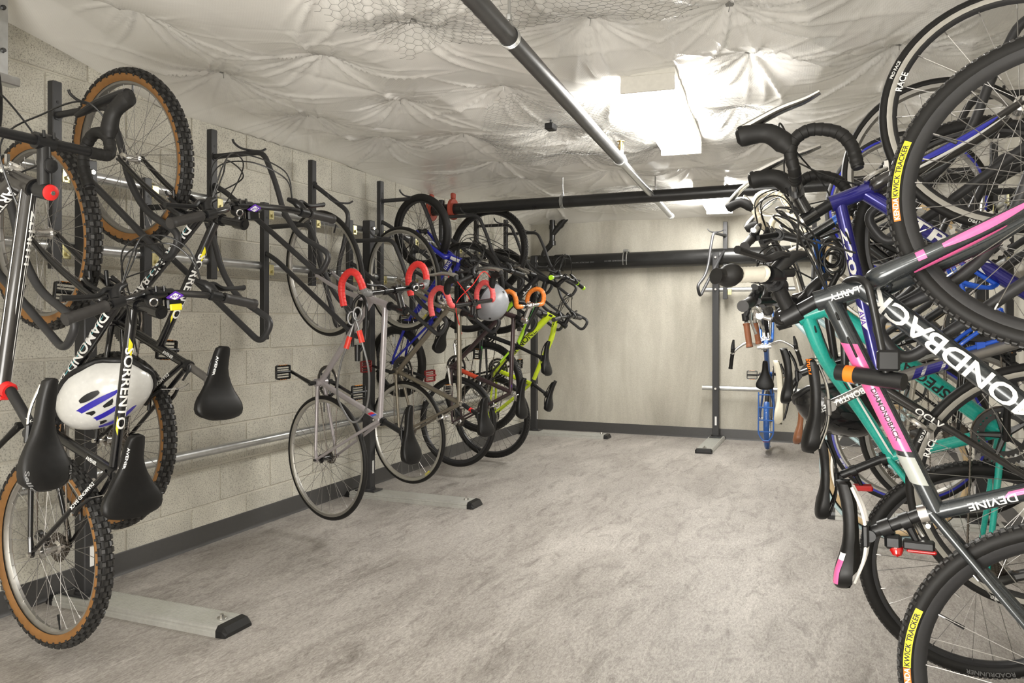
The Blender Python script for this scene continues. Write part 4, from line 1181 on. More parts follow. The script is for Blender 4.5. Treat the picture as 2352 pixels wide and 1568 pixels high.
    # ---- lettering on tubes
    P = dict(tt=(L3(ttH), L3(ttS), rT), dt=(L3(dtH), L3(bb), rD), st=(L3(bb), L3(sc), rS), ht=(L3(hb), L3(ht), S('rh', .02)), ss=(L3(s0, .024), L3(s0 * .2, .055), .009), ssr=(L3(s0, -.024), L3(s0 * .2, -.055), .009), cs=(L3(bb, .024), L3(bb * .2, .055), .009), sp=(L3(sc), pe, S('rp', .0136)))
    for (tb, rev, face, txt, h, mt, s0_, stc, off) in S('text', ()):
        a, b, r_ = P[tb]
        if rev: a, b = b, a
        tube_text(txt, a, b, face, r_, h, mt, sp if tb == 'sp' else frame, start=s0_, stretch=stc, off=off)
    for (tb, face, t0, t1, half, mt, off) in S('bands', ()):      # painted panels on tubes
        a, b, r_ = P[tb]; d = unit(b - a); n_ = unit(np.asarray(face, float) - d * (np.asarray(face, float) @ d)); c_ = np.cross(n_, d); V = []
        K = 10
        for i in range(2):
            for j in range(K + 1):
                ph = off + half * (2 * j / K - 1); s_ = t0 + (t1 - t0) * i + (.02 * (2 * j / K - 1))
                V.append(a + (b - a) * s_ + (r_ + .0009) * (math.cos(ph) * n_ + math.sin(ph) * c_))
        mb = MB(); mb.add(V, [(j, j + 1, K + 2 + j, K + 1 + j) for j in range(K)]); mb.build('paint_panel', mt, frame)
    info = dict(root=root, frame=frame, fork=fork, hbar=hbar, stem=stem, Mst=Mst, bl=bl, put=put, saddle=so, post=sp, P=P, sc=sc, bb=bb, sd=sd, hb=hb, ht=ht, M=M)
    return info

# ------------------------------------------------------------------ the bicycles themselves
def G(L, headb, headt, stemtop, bar, bb, seatt, clamp, snose, stail, **kw):
    return dict(L=L, headb=headb, headt=headt, stemtop=stemtop, bar=bar, bb=bb, seatt=seatt, clamp=clamp, snose=snose, stail=stail, **kw)
UPF, LEFT, RIGHT = (0, .35, 1), (0, 1, .25), (0, -1, .25)
CARB = paint('dark carbon', (.020, .018, .017), .3, 0, .5)
# --- left wall, from the camera towards the back
b0 = make_bike('road_bicycle', 'black carbon road bicycle with red stem cap at the left edge', ([-2.4261, 1.3521, .7353], [.03, .064, .9975], [.9993, .0204, -.0314]),
    G(1.028, (.835, .385), (.806, .472), (.797, .515), (.925, .505), (.43, -.07), (.282, .43), (.233, .559), (.32, .605), (.038, .612)),
    dict(R=.336, w=.025, frame=CARB, rt=.021, rd=.026, rs=.017, rh=.025, steer=.068, bar='drop', hw=.215, reach=.10, drop=.125, tilt=-.5, tape=RUBBER, hood=1.15, bladem=SATIN, capm=REDP, caplab='red stem top cap',
         deep=.03, rim=DARKRIM, spoke=SPOKEB, nsp=24, cogs=9, rings=2, rg=.04, collar=REDP, crank=(-.55, -.85), pedal=None, brake='caliper', sw=.068, sk='slim', rail=SILVER, cablem=CABLE, barm=SATIN, crankm=SATIN,
         text=[('tt', 0, (0, .6, 1), 'ZENITH', .024, WHITE, .12, 1.2, .022), ('sp', 0, (0, .5, 1), 'PROFILE DESIGN', .011, WHITE, .12, 1, .004), ('dt', 0, (0, .2, 1), 'ARTEMIS', .028, WHITE, .02, 1, 0)],
         bands=[('tt', (0, .9, 1), .02, .95, .06, WHITE, -.75), ('tt', (0, .9, 1), .02, .62, .05, WHITE, .45), ('tt', (0, .9, 1), .1, .85, .05, WHITE, .9), ('tt', (0, -.8, 1), .02, .96, .05, WHITE, -.2)]))
b0['put']('Selle', .80, .42, .020, GREYP, 1, 1); b0['put']('Italia', .97, 2.6, .020, GREYP, 1, -1)
MTB = dict(R=.333, w=.052, tread='knob', side=TAN, frame=BLACK, rt=.0165, rd=.0185, rs=.0165, bar='flat', grip=GRIPM, rim=GREYRIM, deep=.018, brake='v', cogs=7, rings=3, ring=.085, cog=.05, qr=1, sk='wide', sw=.104, post=paint('scratched post', (.20, .19, .18), .35, .7), derm=STEELD, stemm=BLACK, barm=BLACK, crankm=SATIN,
           nsp=36, headset=BLACK)
TXT = [('tt', 0, (0, .25, 1), 'SORRENTO', .026, WHITE, .26, -.50, 0), ('dt', 0, LEFT, 'DIAMOND BACK', .030, WHITE, .10, -.72, 0), ('dt', 1, RIGHT, 'DIAMOND BACK', .030, WHITE, .15, -.72, 0), ('ss', 0, (0, 1, .3), 'DIAMOND BACK', .011, WHITE, .15, 1.2, 0), ('st', 0, LEFT, 'AVENIR', .012, WHITE, .72, 1, 0)]
BND = [('tt', (0, .35, 1), .22, .30, .4, YELP, .15), ('tt', (0, .35, 1), .70, .78, .22, YELP, -.5), ('dt', LEFT, .12, .60, .09, TEALP, -.05)]
bA = make_bike('mountain_bicycle', 'black mountain bicycle with tan-wall tyres below the drop bars, striped helmet behind it', ([-2.5107, 1.9007, .3892], [-.0277, -.0001, .9996], [.9897, -.1403, .0274]),
    G(1.094, (.852, .395), (.825, .515), (.803, .612), (.857, .613), (.432, -.064), (.294, .367), (.276, .458), (.416, .512), (.154, .476), ttj=(.312, .372)),
    dict(MTB, steer=.08, hw=.317, sweep=(-.055, .062), crank=(-.55, -.85), pedal=None, rrim=RIMM, text=TXT, bands=BND))
bA['put']('AVENIR', .14, .50, .0125, WHITE, 1.1)
bB = make_bike('mountain_bicycle', 'black mountain bicycle hung high with its saddle standing clear in front of the bare wall', ([-2.5611, 2.1917, .7246], [.0558, .0636, .9964], [.9958, -.0766, -.0509]),
    G(1.087, (.862, .345), (.845, .475), (.831, .570), (.894, .569), (.452, -.037), (.314, .368), (.254, .529), (.395, .558), (.134, .565), ttj=(.371, .215)),
    dict(MTB, steer=.20, hw=.368, sweep=(-.055, .10), crank=(.55, -.8), text=TXT, bands=BND))
bB['put']('AVENIR', .14, .50, .0125, WHITE, 1.1)
PEWTER = paint('pewter paint', (.40, .37, .38), .32, .35, .3)
bC = make_bike('fixed_gear_bicycle', 'silver grey single-speed bicycle with red taped drop bars', ([-2.5296, 3.515, .4429], [.0166, -.0395, .9991], [.956, -.2921, -.0274]),
    G(.987, (.862, .355), (.824, .515), (.803, .609), (.905, .582), (.404, -.041), (.251, .456), (.224, .635), (.347, .673), (.061, .683)),
    dict(R=.336, w=.026, frame=PEWTER, rt=.0145, rd=.0165, rs=.0145, rh=.0175, steer=.11, bar='drop', hw=.207, reach=.117, drop=.150, tilt=-.27, tape=paint('red bar tape', (.66, .032, .028), .5), tapedark=.05, tape0=13, hoods=False, inline=1, barm=BLACK, stemm=BLACK,
         rim=RIMM, deep=.018, brake='caliper', norear=1, cogs=1, ring=.085, cog=.034, crank=(.3, -.9), hub=BLACK, sk='slim', sw=.060, crankm=BLACK, cables=False,
         text=[('st', 1, (0, .6, 1), 'AVA', .008, PURPLE, .12, 1, .004)], bands=[('st', (0, .6, 1), .83, .87, .7, REDP, 0), ('st', (0, .6, 1), .87, .905, .7, paint('blue print', (.05, .12, .5), .4), 0)]))
TI = paint('raw steel tube', (.30, .27, .22), .34, .85)
bD = make_bike('road_bicycle', 'raw metal road bicycle with red and pink bar tape and red cables', ([-2.5745, 4.4554, .4537], [.0056, -.0594, .9982], [.9637, -.2661, -.0213]),
    G(.996, (.822, .370), (.785, .500), (.764, .587), (.845, .592), (.395, -.071), (.228, .478), (.184, .609), (.285, .683), (.047, .687)),
    dict(R=.336, w=.026, frame=TI, rt=.015, rd=.0165, rs=.015, rh=.018, steer=.066, bar='drop', hw=.200, reach=.12, drop=.145, tilt=-.29, tape=paint('faded red tape', (.72, .10, .10), .5), tape0=16, bladem=SILVER, barm=BLACK, stemm=BLACK, cablem=paint('red cable', (.75, .02, .015), .35),
         fork=TI, rim=RIMM, deep=.024, brake='caliper', cogs=9, rings=2, ring=.09, cog=.044, crank=(.2, -.98), pedal=paint('red pedal', (.20, .02, .02), .4, .2), pedrefl=False, sk='flat', sw=.068, collar=SILVER,
         tiretext=[('MAVIC', .012, YELP, 2.4, 1, -.02)], text=[('sp', 0, (0, .6, 1), 'K', .03, REDP, .5, 1, 0)]))
BLUE = paint('blue enamel', (.012, .018, .36), .3, 0, .5)
bE = make_bike('freestyle_bicycle', 'small bright blue freestyle bicycle with fat black tyres and high-rise bars', ([-2.8793, 4.8551, .8889], [.2853, -.1418, .9479], [.9339, -.1812, -.3082]),
    G(.949, (.846, .288), (.842, .385), (.838, .41), (.862, .445), (.311, .033), (.394, .258), (.35, .315), (.427, .40), (.185, .345)),
    dict(R=.255, w=.054, tread='hatch', frame=BLUE, rt=.019, rd=.021, rs=.016, rh=.021, rf=.0165, crownw=.045, bar='bmx', hw=.35, sweep=(-.06, .20), steer=.04, grip=RUBBER, lever=True, rim=DARKRIM, spoke=SPOKEB, hub=SATIN, deep=.016, nsp=36, cogs=1, ring=.06, cog=.026, crank=(.3, .95), sk='flat', sw=.062, refl=1,
         text=[('dt', 0, LEFT, 'DIATECH', .020, WHITE, .04, 1, 0)], bands=[('ht', (0, .7, 1), .1, .9, .55, WHITE, 0)]))
PLUM = paint('plum brown paint', (.045, .026, .028), .35, .1, .4)
bF = make_bike('fixed_gear_bicycle', 'plum brown single-speed bicycle with orange taped drop bars', ([-2.619, 5.2755, .4238], [.0719, .0098, .9974], [.9896, -.1253, -.0701]),
    G(1.008, (.842, .315), (.813, .447), (.795, .517), (.905, .556), (.404, -.073), (.268, .456), (.249, .504), (.386, .561), (.093, .563)),
    dict(R=.338, w=.032, frame=PLUM, rt=.0155, rd=.017, rs=.0155, rh=.0185, steer=.10, bar='drop', hw=.2, reach=.105, drop=.14, tilt=-.09, tape=paint('orange bar tape', (.80, .22, .03), .42), hoods=False, inline=1, barm=SILVER, stemm=SILVER, collar=SILVER, post=SILVER,
         rim=DARKRIM, deep=.025, spoke=SPOKEB, brake='caliper', cogs=1, ring=.085, cog=.036, crank=(-.95, .3), crankm=SILVER, pedal=SILVER, sk='flat', sw=.066, cables=False,
         tiretext=[('ARMADILLO', .016, WHITE, -1.2, 1, .0)], text=[('sp', 0, (0, .6, 1), 'I', .01, WHITE, .5, 1, 0), ('tt', 0, (0, .7, 1), 'AVA', .007, PURPLE, .9, 1, 0)], bands=[('st', (0, .8, 1), .12, .42, 1.3, paint('red orange fade', (.55, .07, .03), .4), 0)]))
GBLK = paint('matt black frame', (.016, .016, .017), .45)
LIME = paint('lime green', (.42, .75, .02), .35, 0, .4); GRN = paint('leaf green', (.03, .42, .03), .35, 0, .4)
bG = make_bike('mountain_bicycle', 'black and green suspension mountain bicycle hung high behind the orange bars', ([-2.5799, 5.6561, .6544], [-.0013, .091, .9959], [.9949, -.1001, .0105]),
    G(1.084, (.872, .440), (.825, .550), (.792, .623), (.846, .690), (.423, -.008), (.324, .294), (.248, .519), (.365, .578), (.10, .572), ttj=(.341, .301)),
    dict(R=.36, w=.050, tread='small', frame=GBLK, hydro=1, rt=.019, rd=.023, rs=.017, rh=.023, sus=1, disc=1, steer=.0, bar='flat', hw=.30, sweep=(-.04, .02), grip=RUBBER, gripend=LIME, rim=DARKRIM, spoke=SPOKE, hub=SATIN, deep=.018, cogs=9, rings=2, cog=.06, crank=(-1, .08), sk='slim', sw=.07,
         text=[('dt', 0, LEFT, 'GT', .045, WHITE, .12, 1.3, 0)], bands=[('tt', (0, .8, 1), .35, .75, .8, GRN, .3), ('tt', (0, .8, 1), .6, .98, .8, LIME, -.6), ('dt', LEFT, .45, .70, .8, LIME, 0), ('ss', LEFT, .2, .5, 1, LIME, 0), ('cs', LEFT, .3, .6, 1, GRN, 0)]))
YELL = paint('acid yellow paint', (.66, .83, .025), .3, 0, .5)
bH = make_bike('mountain_bicycle', 'acid yellow mountain bicycle hung low at the far end of the left wall', ([-2.6608, 6.0021, .3788], [.0794, -.0664, .9946], [.9966, -.0185, -.0808]),
    G(1.047, (.888, .450), (.848, .545), (.815, .605), (.89, .635), (.397, .02), (.312, .351), (.26, .514), (.359, .568), (.106, .515), ttj=(.355, .365)),
    dict(R=.35, w=.045, tread='small', frame=YELL, fork=GBLK, hydro=1, rt=.020, rd=.026, rs=.018, rh=.024, sus=1, disc=1, steer=-.05, bar='flat', hw=.33, sweep=(-.02, -.01), rim=DARKRIM, spoke=SPOKEB, hub=SATIN, deep=.018, cogs=9, rings=2, cog=.06, crank=(-.3, -.95), sk='slim', sw=.07, stanch=GREYP,
         text=[('dt', 1, (0, 1, .35), 'CANNONDALE', .046, BLACKP, .22, -.74, 0), ('st', 0, (0, .8, 1), 'CATALYST', .013, BLACKP, .62, 1, 0)], bands=[('ht', LEFT, .2, .5, .4, BLACKP, .5), ('dt', (0, 1, .3), .02, .18, .3, BLACKP, -.9), ('cs', LEFT, .2, .5, 1, BLACKP, 0)]))
# --- right wall, from the camera towards the back
GUN = paint('gunmetal paint', (.040, .046, .050), .26, .35, .6)
PALEG = paint('pale grey panel', (.42, .44, .41), .35, 0, .4)
r1 = make_bike('hybrid_bicycle', 'gunmetal and pink hybrid bicycle nearest the camera on the right', ([.4688, 1.855, .4395], [-.0219, .0232, .9995], [-.9909, .1325, -.0248]),
    G(1.017, (.832, .378), (.799, .491), (.766, .554), (.842, .585), (.443, -.043), (.333, .280), (.261, .407), (.392, .464), (.156, .459)),
    dict(R=.345, w=.037, tread='small', frame=GUN, rt=.0205, rd=.0245, rs=.0175, rh=.0225, rf=.0235, crownw=.05, steer=.15, bar='flat', hw=.275, sweep=(-.035, .055), swm=-.4, grip=paint('white grip', (.70, .67, .58), .5), gripend=RUBBER, winggrip=1, forkpanels=[(.14, .24, 0, .5, PINK), (.26, .78, 0, .5, PINK), (.1, .6, 1.35, .35, PINK)], rim=DARKRIM, deep=.026, spoke=SPOKE, hub=SILVER, cogs=8, rings=3, cog=.05, crank=(-.8, .6), sk='flat', sw=.075,
         collar=SILVER, qr=1, rail=paint('white rail', (.8, .78, .74), .35), brake=None,
         text=[('dt', 1, (0, -1, .12), 'DIAMONDBACK', .043, WHITE, .06, -.90, 0), ('ht', 0, (0, -.8, -.5), 'CLARITY', .014, WHITE, .1, 1, 0), ('st', 0, (0, -1, -.6), 'DEVINE', .016, WHITE, .5, 1.2, 0), ('tt', 0, (0, -1, .45), 'DIAMONDBACK', .010, BLACKP, .44, 1.15, .006)],
         bands=[('tt', (0, -1, .45), .22, .36, .95, PINK, .0), ('tt', (0, -1, .45), .385, .72, .95, PINK, 0), ('tt', (0, -1, .45), .745, .87, .95, PALEG, 0), ('st', (0, -1, -1), .42, .55, .3, PINK, -.6)],
         tireband=[(ORANGE, 1.725, 1.565, .014, -1, 0), (YELP, 1.56, 1.16, .015, -1, 0)], tiretext=[('KENDA', .0105, WHITE, 1.715, -1, 0), ('KWICK TRACKER', .0105, BLACKP, 1.55, -1, 0)]))
r1['put'].patch(.70, .92, 2.45, 3.1, PINK); r1['put'].patch(.64, .70, 2.45, 3.1, WHITE)
NAVY = paint('royal blue metallic', (.018, .016, .20), .22, .35, .8)
STEELB = paint('brushed grey paint', (.22, .21, .20), .3, .6)
r2 = make_bike('road_bicycle', 'royal blue road bicycle with black taped drop bars reaching highest on the right', ([.5142, 2.4492, .7366], [-.066, -.0556, .9963], [-.9942, -.0809, -.0703]),
    G(1.006, (.835, .372), (.806, .472), (.773, .535), (.848, .562), (.429, -.097), (.293, .396), (.242, .530), (.377, .571), (.109, .589)),
    dict(R=.336, w=.025, frame=NAVY, fm2=STEELB, fm3=CARB, stm=2, ssm=3, csm=2, rt=.0175, rd=.0205, rs=.0165, rh=.022, rf=.018, wish=1, fork=CARB, rim2=DARKRIM, forkpanels=[(.2, .8, .0, .55, BLUE), (.1, .85, .85, .3, WHITE)], steer=.20, bar='drop', hw=.192, reach=.10, drop=.145, tilt=.04, tape=RUBBER, hood=1.15, bladem=SILVER, barm=BLACK, stemm=BLACK, rim=RIMM, deep=.026, spoke=SPOKE, nsp=20,
         cogs=9, rings=2, cog=.046, crank=(-1, .1), brake='caliper', sk='flat', sw=.060, post=paint('grey seat post', (.30, .29, .28), .25, .8), rail=SILVER, capm=SILVER, collar=SILVER, cablem=CABLE,
         text=[('tt', 0, (0, -1, .5), '2200', .018, WHITE, .15, -.34, 0), ('dt', 0, (0, -1, .3), 'TREK', .032, WHITE, .22, -.38, 0), ('ssr', 0, (0, -1, .6), 'OCLV', .016, WHITE, .28, 1.3, 0), ('sp', 0, (0, -1, .3), 'BONTRAGER', .016, WHITE, .25, 1, 0), ('tt', 0, (0, -1, .8), 'AVA', .014, PURPLE, .60, 1, .0)],
         bands=[('st', (0, -1, 0), .62, .80, .8, NAVY, 0), ('st', (0, -1, 0), .64, .66, .8, WHITE, 0), ('st', (0, -1, 0), .74, .76, .8, WHITE, 0), ('tt', (0, -1, .8), .585, .69, .45, WHITE, 0)],
         tiretext=[('PRO RACE', .008, WHITE, 1.15, -1, 0), ('MICHELIN PRO', .008, WHITE, 2.9, -1, 0), ('AKSIUM RACE', .016, WHITE, 3.6, -1, -.028), ('RACE', .016, WHITE, 1.25, -1, -.028)]))
r2['put']('rufus', .16, 2.45, .016, ORANGE, 1.0, -1)
for tb, t_ in (('dt', .55), ('st', .45)):          # bottle cages
    a, b, r_ = r2['P'][tb]; d = unit(b - a); inn = vec(-d[2], 0, d[0]); inn = inn if (tb == 'dt') == (inn[2] > 0) else -inn
    inn = unit(((r2['P']['tt'][0] + r2['P']['st'][1]) / 2 * .5 + r2['P']['st'][0] * .5) - (a + b) / 2); inn = unit(inn - d * (inn @ d)); p0 = a + (b - a) * t_ + inn * (r_ + .003); mb = MB()
    c0 = p0 + inn * .040
    for sg in (-1, 1):
        mb.tube(fillet([p0 + d * .07, c0 + d * .06 - inn * .02 + vec(0, sg * .036, 0), c0 + d * .01 + vec(0, sg * .042, 0), c0 - d * .07 + inn * .02 + vec(0, sg * .034, 0), c0 - d * .075 + inn * .036], .02), .0055, 8)
        mb.tube(fillet([p0 - d * .06, c0 - d * .055 - inn * .02 + vec(0, sg * .034, 0), c0 - d * .02 + vec(0, sg * .041, 0), c0 + d * .02 + inn * .03 + vec(0, sg * .034, 0), c0 + d * .03 + inn * .040], .02), .0055, 8)
    mb.box(p0, (.16, .018, .006) if False else (.02, .018, .02)); mb.tube([p0 - d * .075, p0 + d * .075], .0065, 8)
    mb.tube([c0 - d * .075 + inn * .036 - vec(0, .01, 0), c0 - d * .075 + inn * .036 + vec(0, .01, 0)], .0055, 8)
    tag(mb.build('bottle_cage', paint('bright blue plastic', (.012, .10, .62), .35, 0, .3), r2['root']), 'bright blue bottle cage')
TEALF = paint('turquoise paint', (.02, .42, .34), .28, 0, .5)
r6 = make_bike('mountain_bicycle', 'turquoise mountain bicycle hung low behind the gunmetal and pink one', ([.4262, 2.8311, .3965], [-.0244, -.1473, .9888], [-.9996, -.0092, -.0261]),
    G(1.048, (.852, .408), (.815, .512), (.800, .565), (.873, .575), (.452, -.052), (.354, .267), (.310, .396), (.422, .477), (.144, .474)),
    dict(R=.355, w=.045, tread='small', frame=TEALF, fork=GBLK, hydro=1, sus=1, disc=1, rt=.021, rd=.027, rs=.018, rh=.025, steer=.17, bar='flat', hw=.294, sweep=(-.024, .07), rim=DARKRIM, deep=.018, spoke=SPOKE, hub=SATIN, cogs=9, rings=2, cog=.062, crank=(-1, .02), sk='slim', sw=.068, stanch=GREYP,
         text=[('ssr', 1, (0, -1, .2), 'SPECIALIZED', .008, WHITE, .3, 1, 0), ('dt', 1, (0, -1, .2), 'SPECIALIZED', .030, BLACKP, .3, 1.2, 0)], bands=[('tt', (0, -1, .9), .42, .97, .14, WHITE, .85), ('tt', (0, -1, .6), .45, .5, .3, BLACKP, 0), ('st', (0, -1, -1), .45, .92, .08, WHITE, .2)],
         tiretext=[('ROADRUNNER', .014, GREYP, 3.4, -1, 0)]))
RBLUE = paint('deep sky blue paint', (.012, .10, .45), .28, .2, .5)
r4 = make_bike('hybrid_bicycle', 'black and blue hybrid bicycle with flat bars among the right-hand bikes', ([.4208, 3.3933, .7553], [-.0638, -.1226, .9904], [-.9979, .0169, -.0622]),
    G(.989, (.854, .345), (.789, .467), (.779, .488), (.809, .576), (.42, -.07), (.285, .420), (.252, .574), (.353, .609), (.127, .608)),
    dict(R=.336, w=.028, tread='hatch', frame=BLACK, rt=.0165, rd=.0195, rs=.016, rh=.02, fork=BLACK, steer=.10, bar='flat', hw=.295, sweep=(-.049, .09), bladem=SILVER, rim=GREYRIM, deep=.022, spoke=SPOKE, cogs=9, rings=2, cog=.045, crank=(.8, .6), brake='v', sk='slim', sw=.068,
         bands=[('tt', (0, -1, .5), .04, .62, 1.0, RBLUE, .45), ('tt', (0, -1, .5), .04, .66, .28, WHITE, -.75), ('ht', (0, -1, 0), .0, .22, 1.5, RBLUE, 0)], text=[('st', 0, (0, -1, .4), 'SUPERSIX', .012, WHITE, .45, 1, 0)]))
BEIGE = paint('champagne paint', (.46, .43, .37), .32, .4, .4)
r5 = make_bike('road_bicycle', 'champagne road bicycle with cream taped bars and a cream saddle', ([.3044, 4.0363, .6758], [-.0078, -.0322, .9995], [-.9993, .0364, -.0066]),
    G(1.04, (.868, .430), (.83, .517), (.828, .545), (.94, .595), (.43, -.06), (.31, .40), (.24, .50), (.314, .585), (-.0, .568)),
    dict(R=.345, w=.034, tread='hatch', frame=BEIGE, rt=.0165, rd=.019, rs=.016, rh=.02, fork=BLACK, steer=.19, bar='drop', hw=.205, reach=.12, drop=.135, tilt=.42, tape=paint('cream bar tape', (.66, .60, .46), .6), hood=1.0, bladem=SILVER, barm=SILVER, stemm=BLACK, rim=GREYRIM, deep=.022, cogs=9, rings=2, cog=.045, crank=(-.9, -.4), brake='caliper', sk='flat', sw=.068,
         saddle=paint('cream saddle', (.66, .62, .50), .45), cablem=paint('cream cable', (.6, .57, .47), .4), tireband=[(BLUE, .3, 3.0, .010, -1, -.010), (BLUE, 3.5, 5.8, .010, -1, -.010)], tiretext=[('CRUISER', .009, WHITE, 2.2, -1, -.010)]))
ICE = paint('ice blue paint', (.52, .70, .74), .3, 0, .5)
r7 = make_bike('city_bicycle', 'ice blue city bicycle with cream tyres, mudguards and a brown saddle', ([.2876, 4.4809, .4146], [-.0096, -.0068, .9999], [-.9999, -.0046, -.0096]),
    G(1.05, (.83, .40), (.79, .53), (.775, .60), (.80, .66), (.43, -.06), (.27, .36), (.23, .44), (.363, .479), (.11, .486), ttj=(.38, .14)),
    dict(R=.345, w=.040, tread='slick', side=CREAM, frame=ICE, rt=.0145, rd=.016, rs=.015, rh=.018, steer=.0, bar='swept', hw=.27, grip=paint('brown grip', (.22, .08, .035), .5), barm=SILVER, stemm=SILVER, quill=1, bladem=SILVER, rim=RIMM, deep=.018, cogs=5, rings=1, cog=.04, crank=(.6, .8), brake='caliper', sk='flat', sw=.085, saddle=paint('brown saddle', (.20, .075, .03), .42), cables=False))
for (c_, a0, a1, M_) in ((vec(0, 0), 1.05, 3.35, None), (vec(1.05, 0), .6, 2.7, None)):        # mudguards
    mb = MB(); V = []; K = 26
    for i in range(K + 1):
        a = a0 + (a1 - a0) * i / K
        for y, dr_ in ((-.026, -.012), (-.018, .004), (0, .010), (.018, .004), (.026, -.012)): V.append(vec(c_[0] + (.357 + dr_) * math.cos(a), y, (.357 + dr_) * math.sin(a)))
    mb.add(V, [(5 * i + j, 5 * i + j + 1, 5 * i + j + 6, 5 * i + j + 5) for i in range(K) for j in range(4)]); mb.build('mudguard', ICE, r7['root'])
# --- back wall: small bicycle seen edge-on
RB2 = paint('cobalt paint', (.02, .11, .40), .3, 0, .5)
r8 = make_bike('small_wheel_bicycle', 'cobalt blue small-wheel bicycle with a ladder carrier hung on the back wall', ([-.56, 7.40, .30], [.005, .0, 1], [.03, -1, 0]),
    G(.96, (.70, .33), (.66, .46), (.63, .55), (.66, .60), (.40, .02), (.36, .24), (.42, .48), (.545, .545), (.30, .54), ttj=(.40, .10)),
    dict(R=.255, w=.038, tread='slick', frame=RB2, rt=.019, rd=.021, rs=.016, rh=.019, bar='swept', hw=.28, steer=.08, grip=RUBBER, barm=SILVER, stemm=SILVER, quill=1, bladem=SILVER, rim=RIMM, deep=.016, cogs=1, ring=.07, cog=.03, crank=(.0, 1), pedal=SATIN, brake='caliper', norear=1, sk='wide', sw=.075, cables=False))
mb = MB()
for y in (-.062, .062): mb.tube(fillet([L3((.26, .31), y), L3((-.10, .335), y), L3((-.155, .335), y * .35), L3((-.155, .335), 0)], .05), .0065, 8)
for x in (.24, .13, .02, -.08): mb.tube([L3((x, .32), -.062), L3((x, .32), .062)], .0055, 8)
for y in (-.062, .062): mb.tube([L3((.0, .03), y), L3((.03, .325), y)], .005, 8); mb.tube([L3((.0, .03), y), L3((.2, .318), y)], .005, 8)
mb.build('carrier', RB2, r8['root'])
mb = MB(); mb.box((-.16, 0, .315), (.012, .05, .035), bev=.004); mb.build('reflector', REDGL, r8['root'], False)
mb = MB(); V = []; K = 22
for i in range(K + 1):
    a = .9 + 2.5 * i / K
    for y, dr_ in ((-.026, -.012), (-.018, .004), (0, .010), (.018, .004), (.026, -.012)): V.append(vec((.268 + dr_) * math.cos(a), y, (.268 + dr_) * math.sin(a)))
mb.add(V, [(5 * i + j, 5 * i + j + 1, 5 * i + j + 6, 5 * i + j + 5) for i in range(K) for j in range(4)]); mb.build('mudguard', RB2, r8['root'])

# ------------------------------------------------------------------ helmets, locks, lamps and tags
def frame_of(x, z, c):
    x = unit(np.asarray(x, float)); z = np.asarray(z, float); z = unit(z - x * (z @ x)); y = np.cross(z, x)
    return Matrix(((x[0], y[0], z[0], c[0]), (x[1], y[1], z[1], c[1]), (x[2], y[2], z[2], c[2]), (0, 0, 0, 1)))

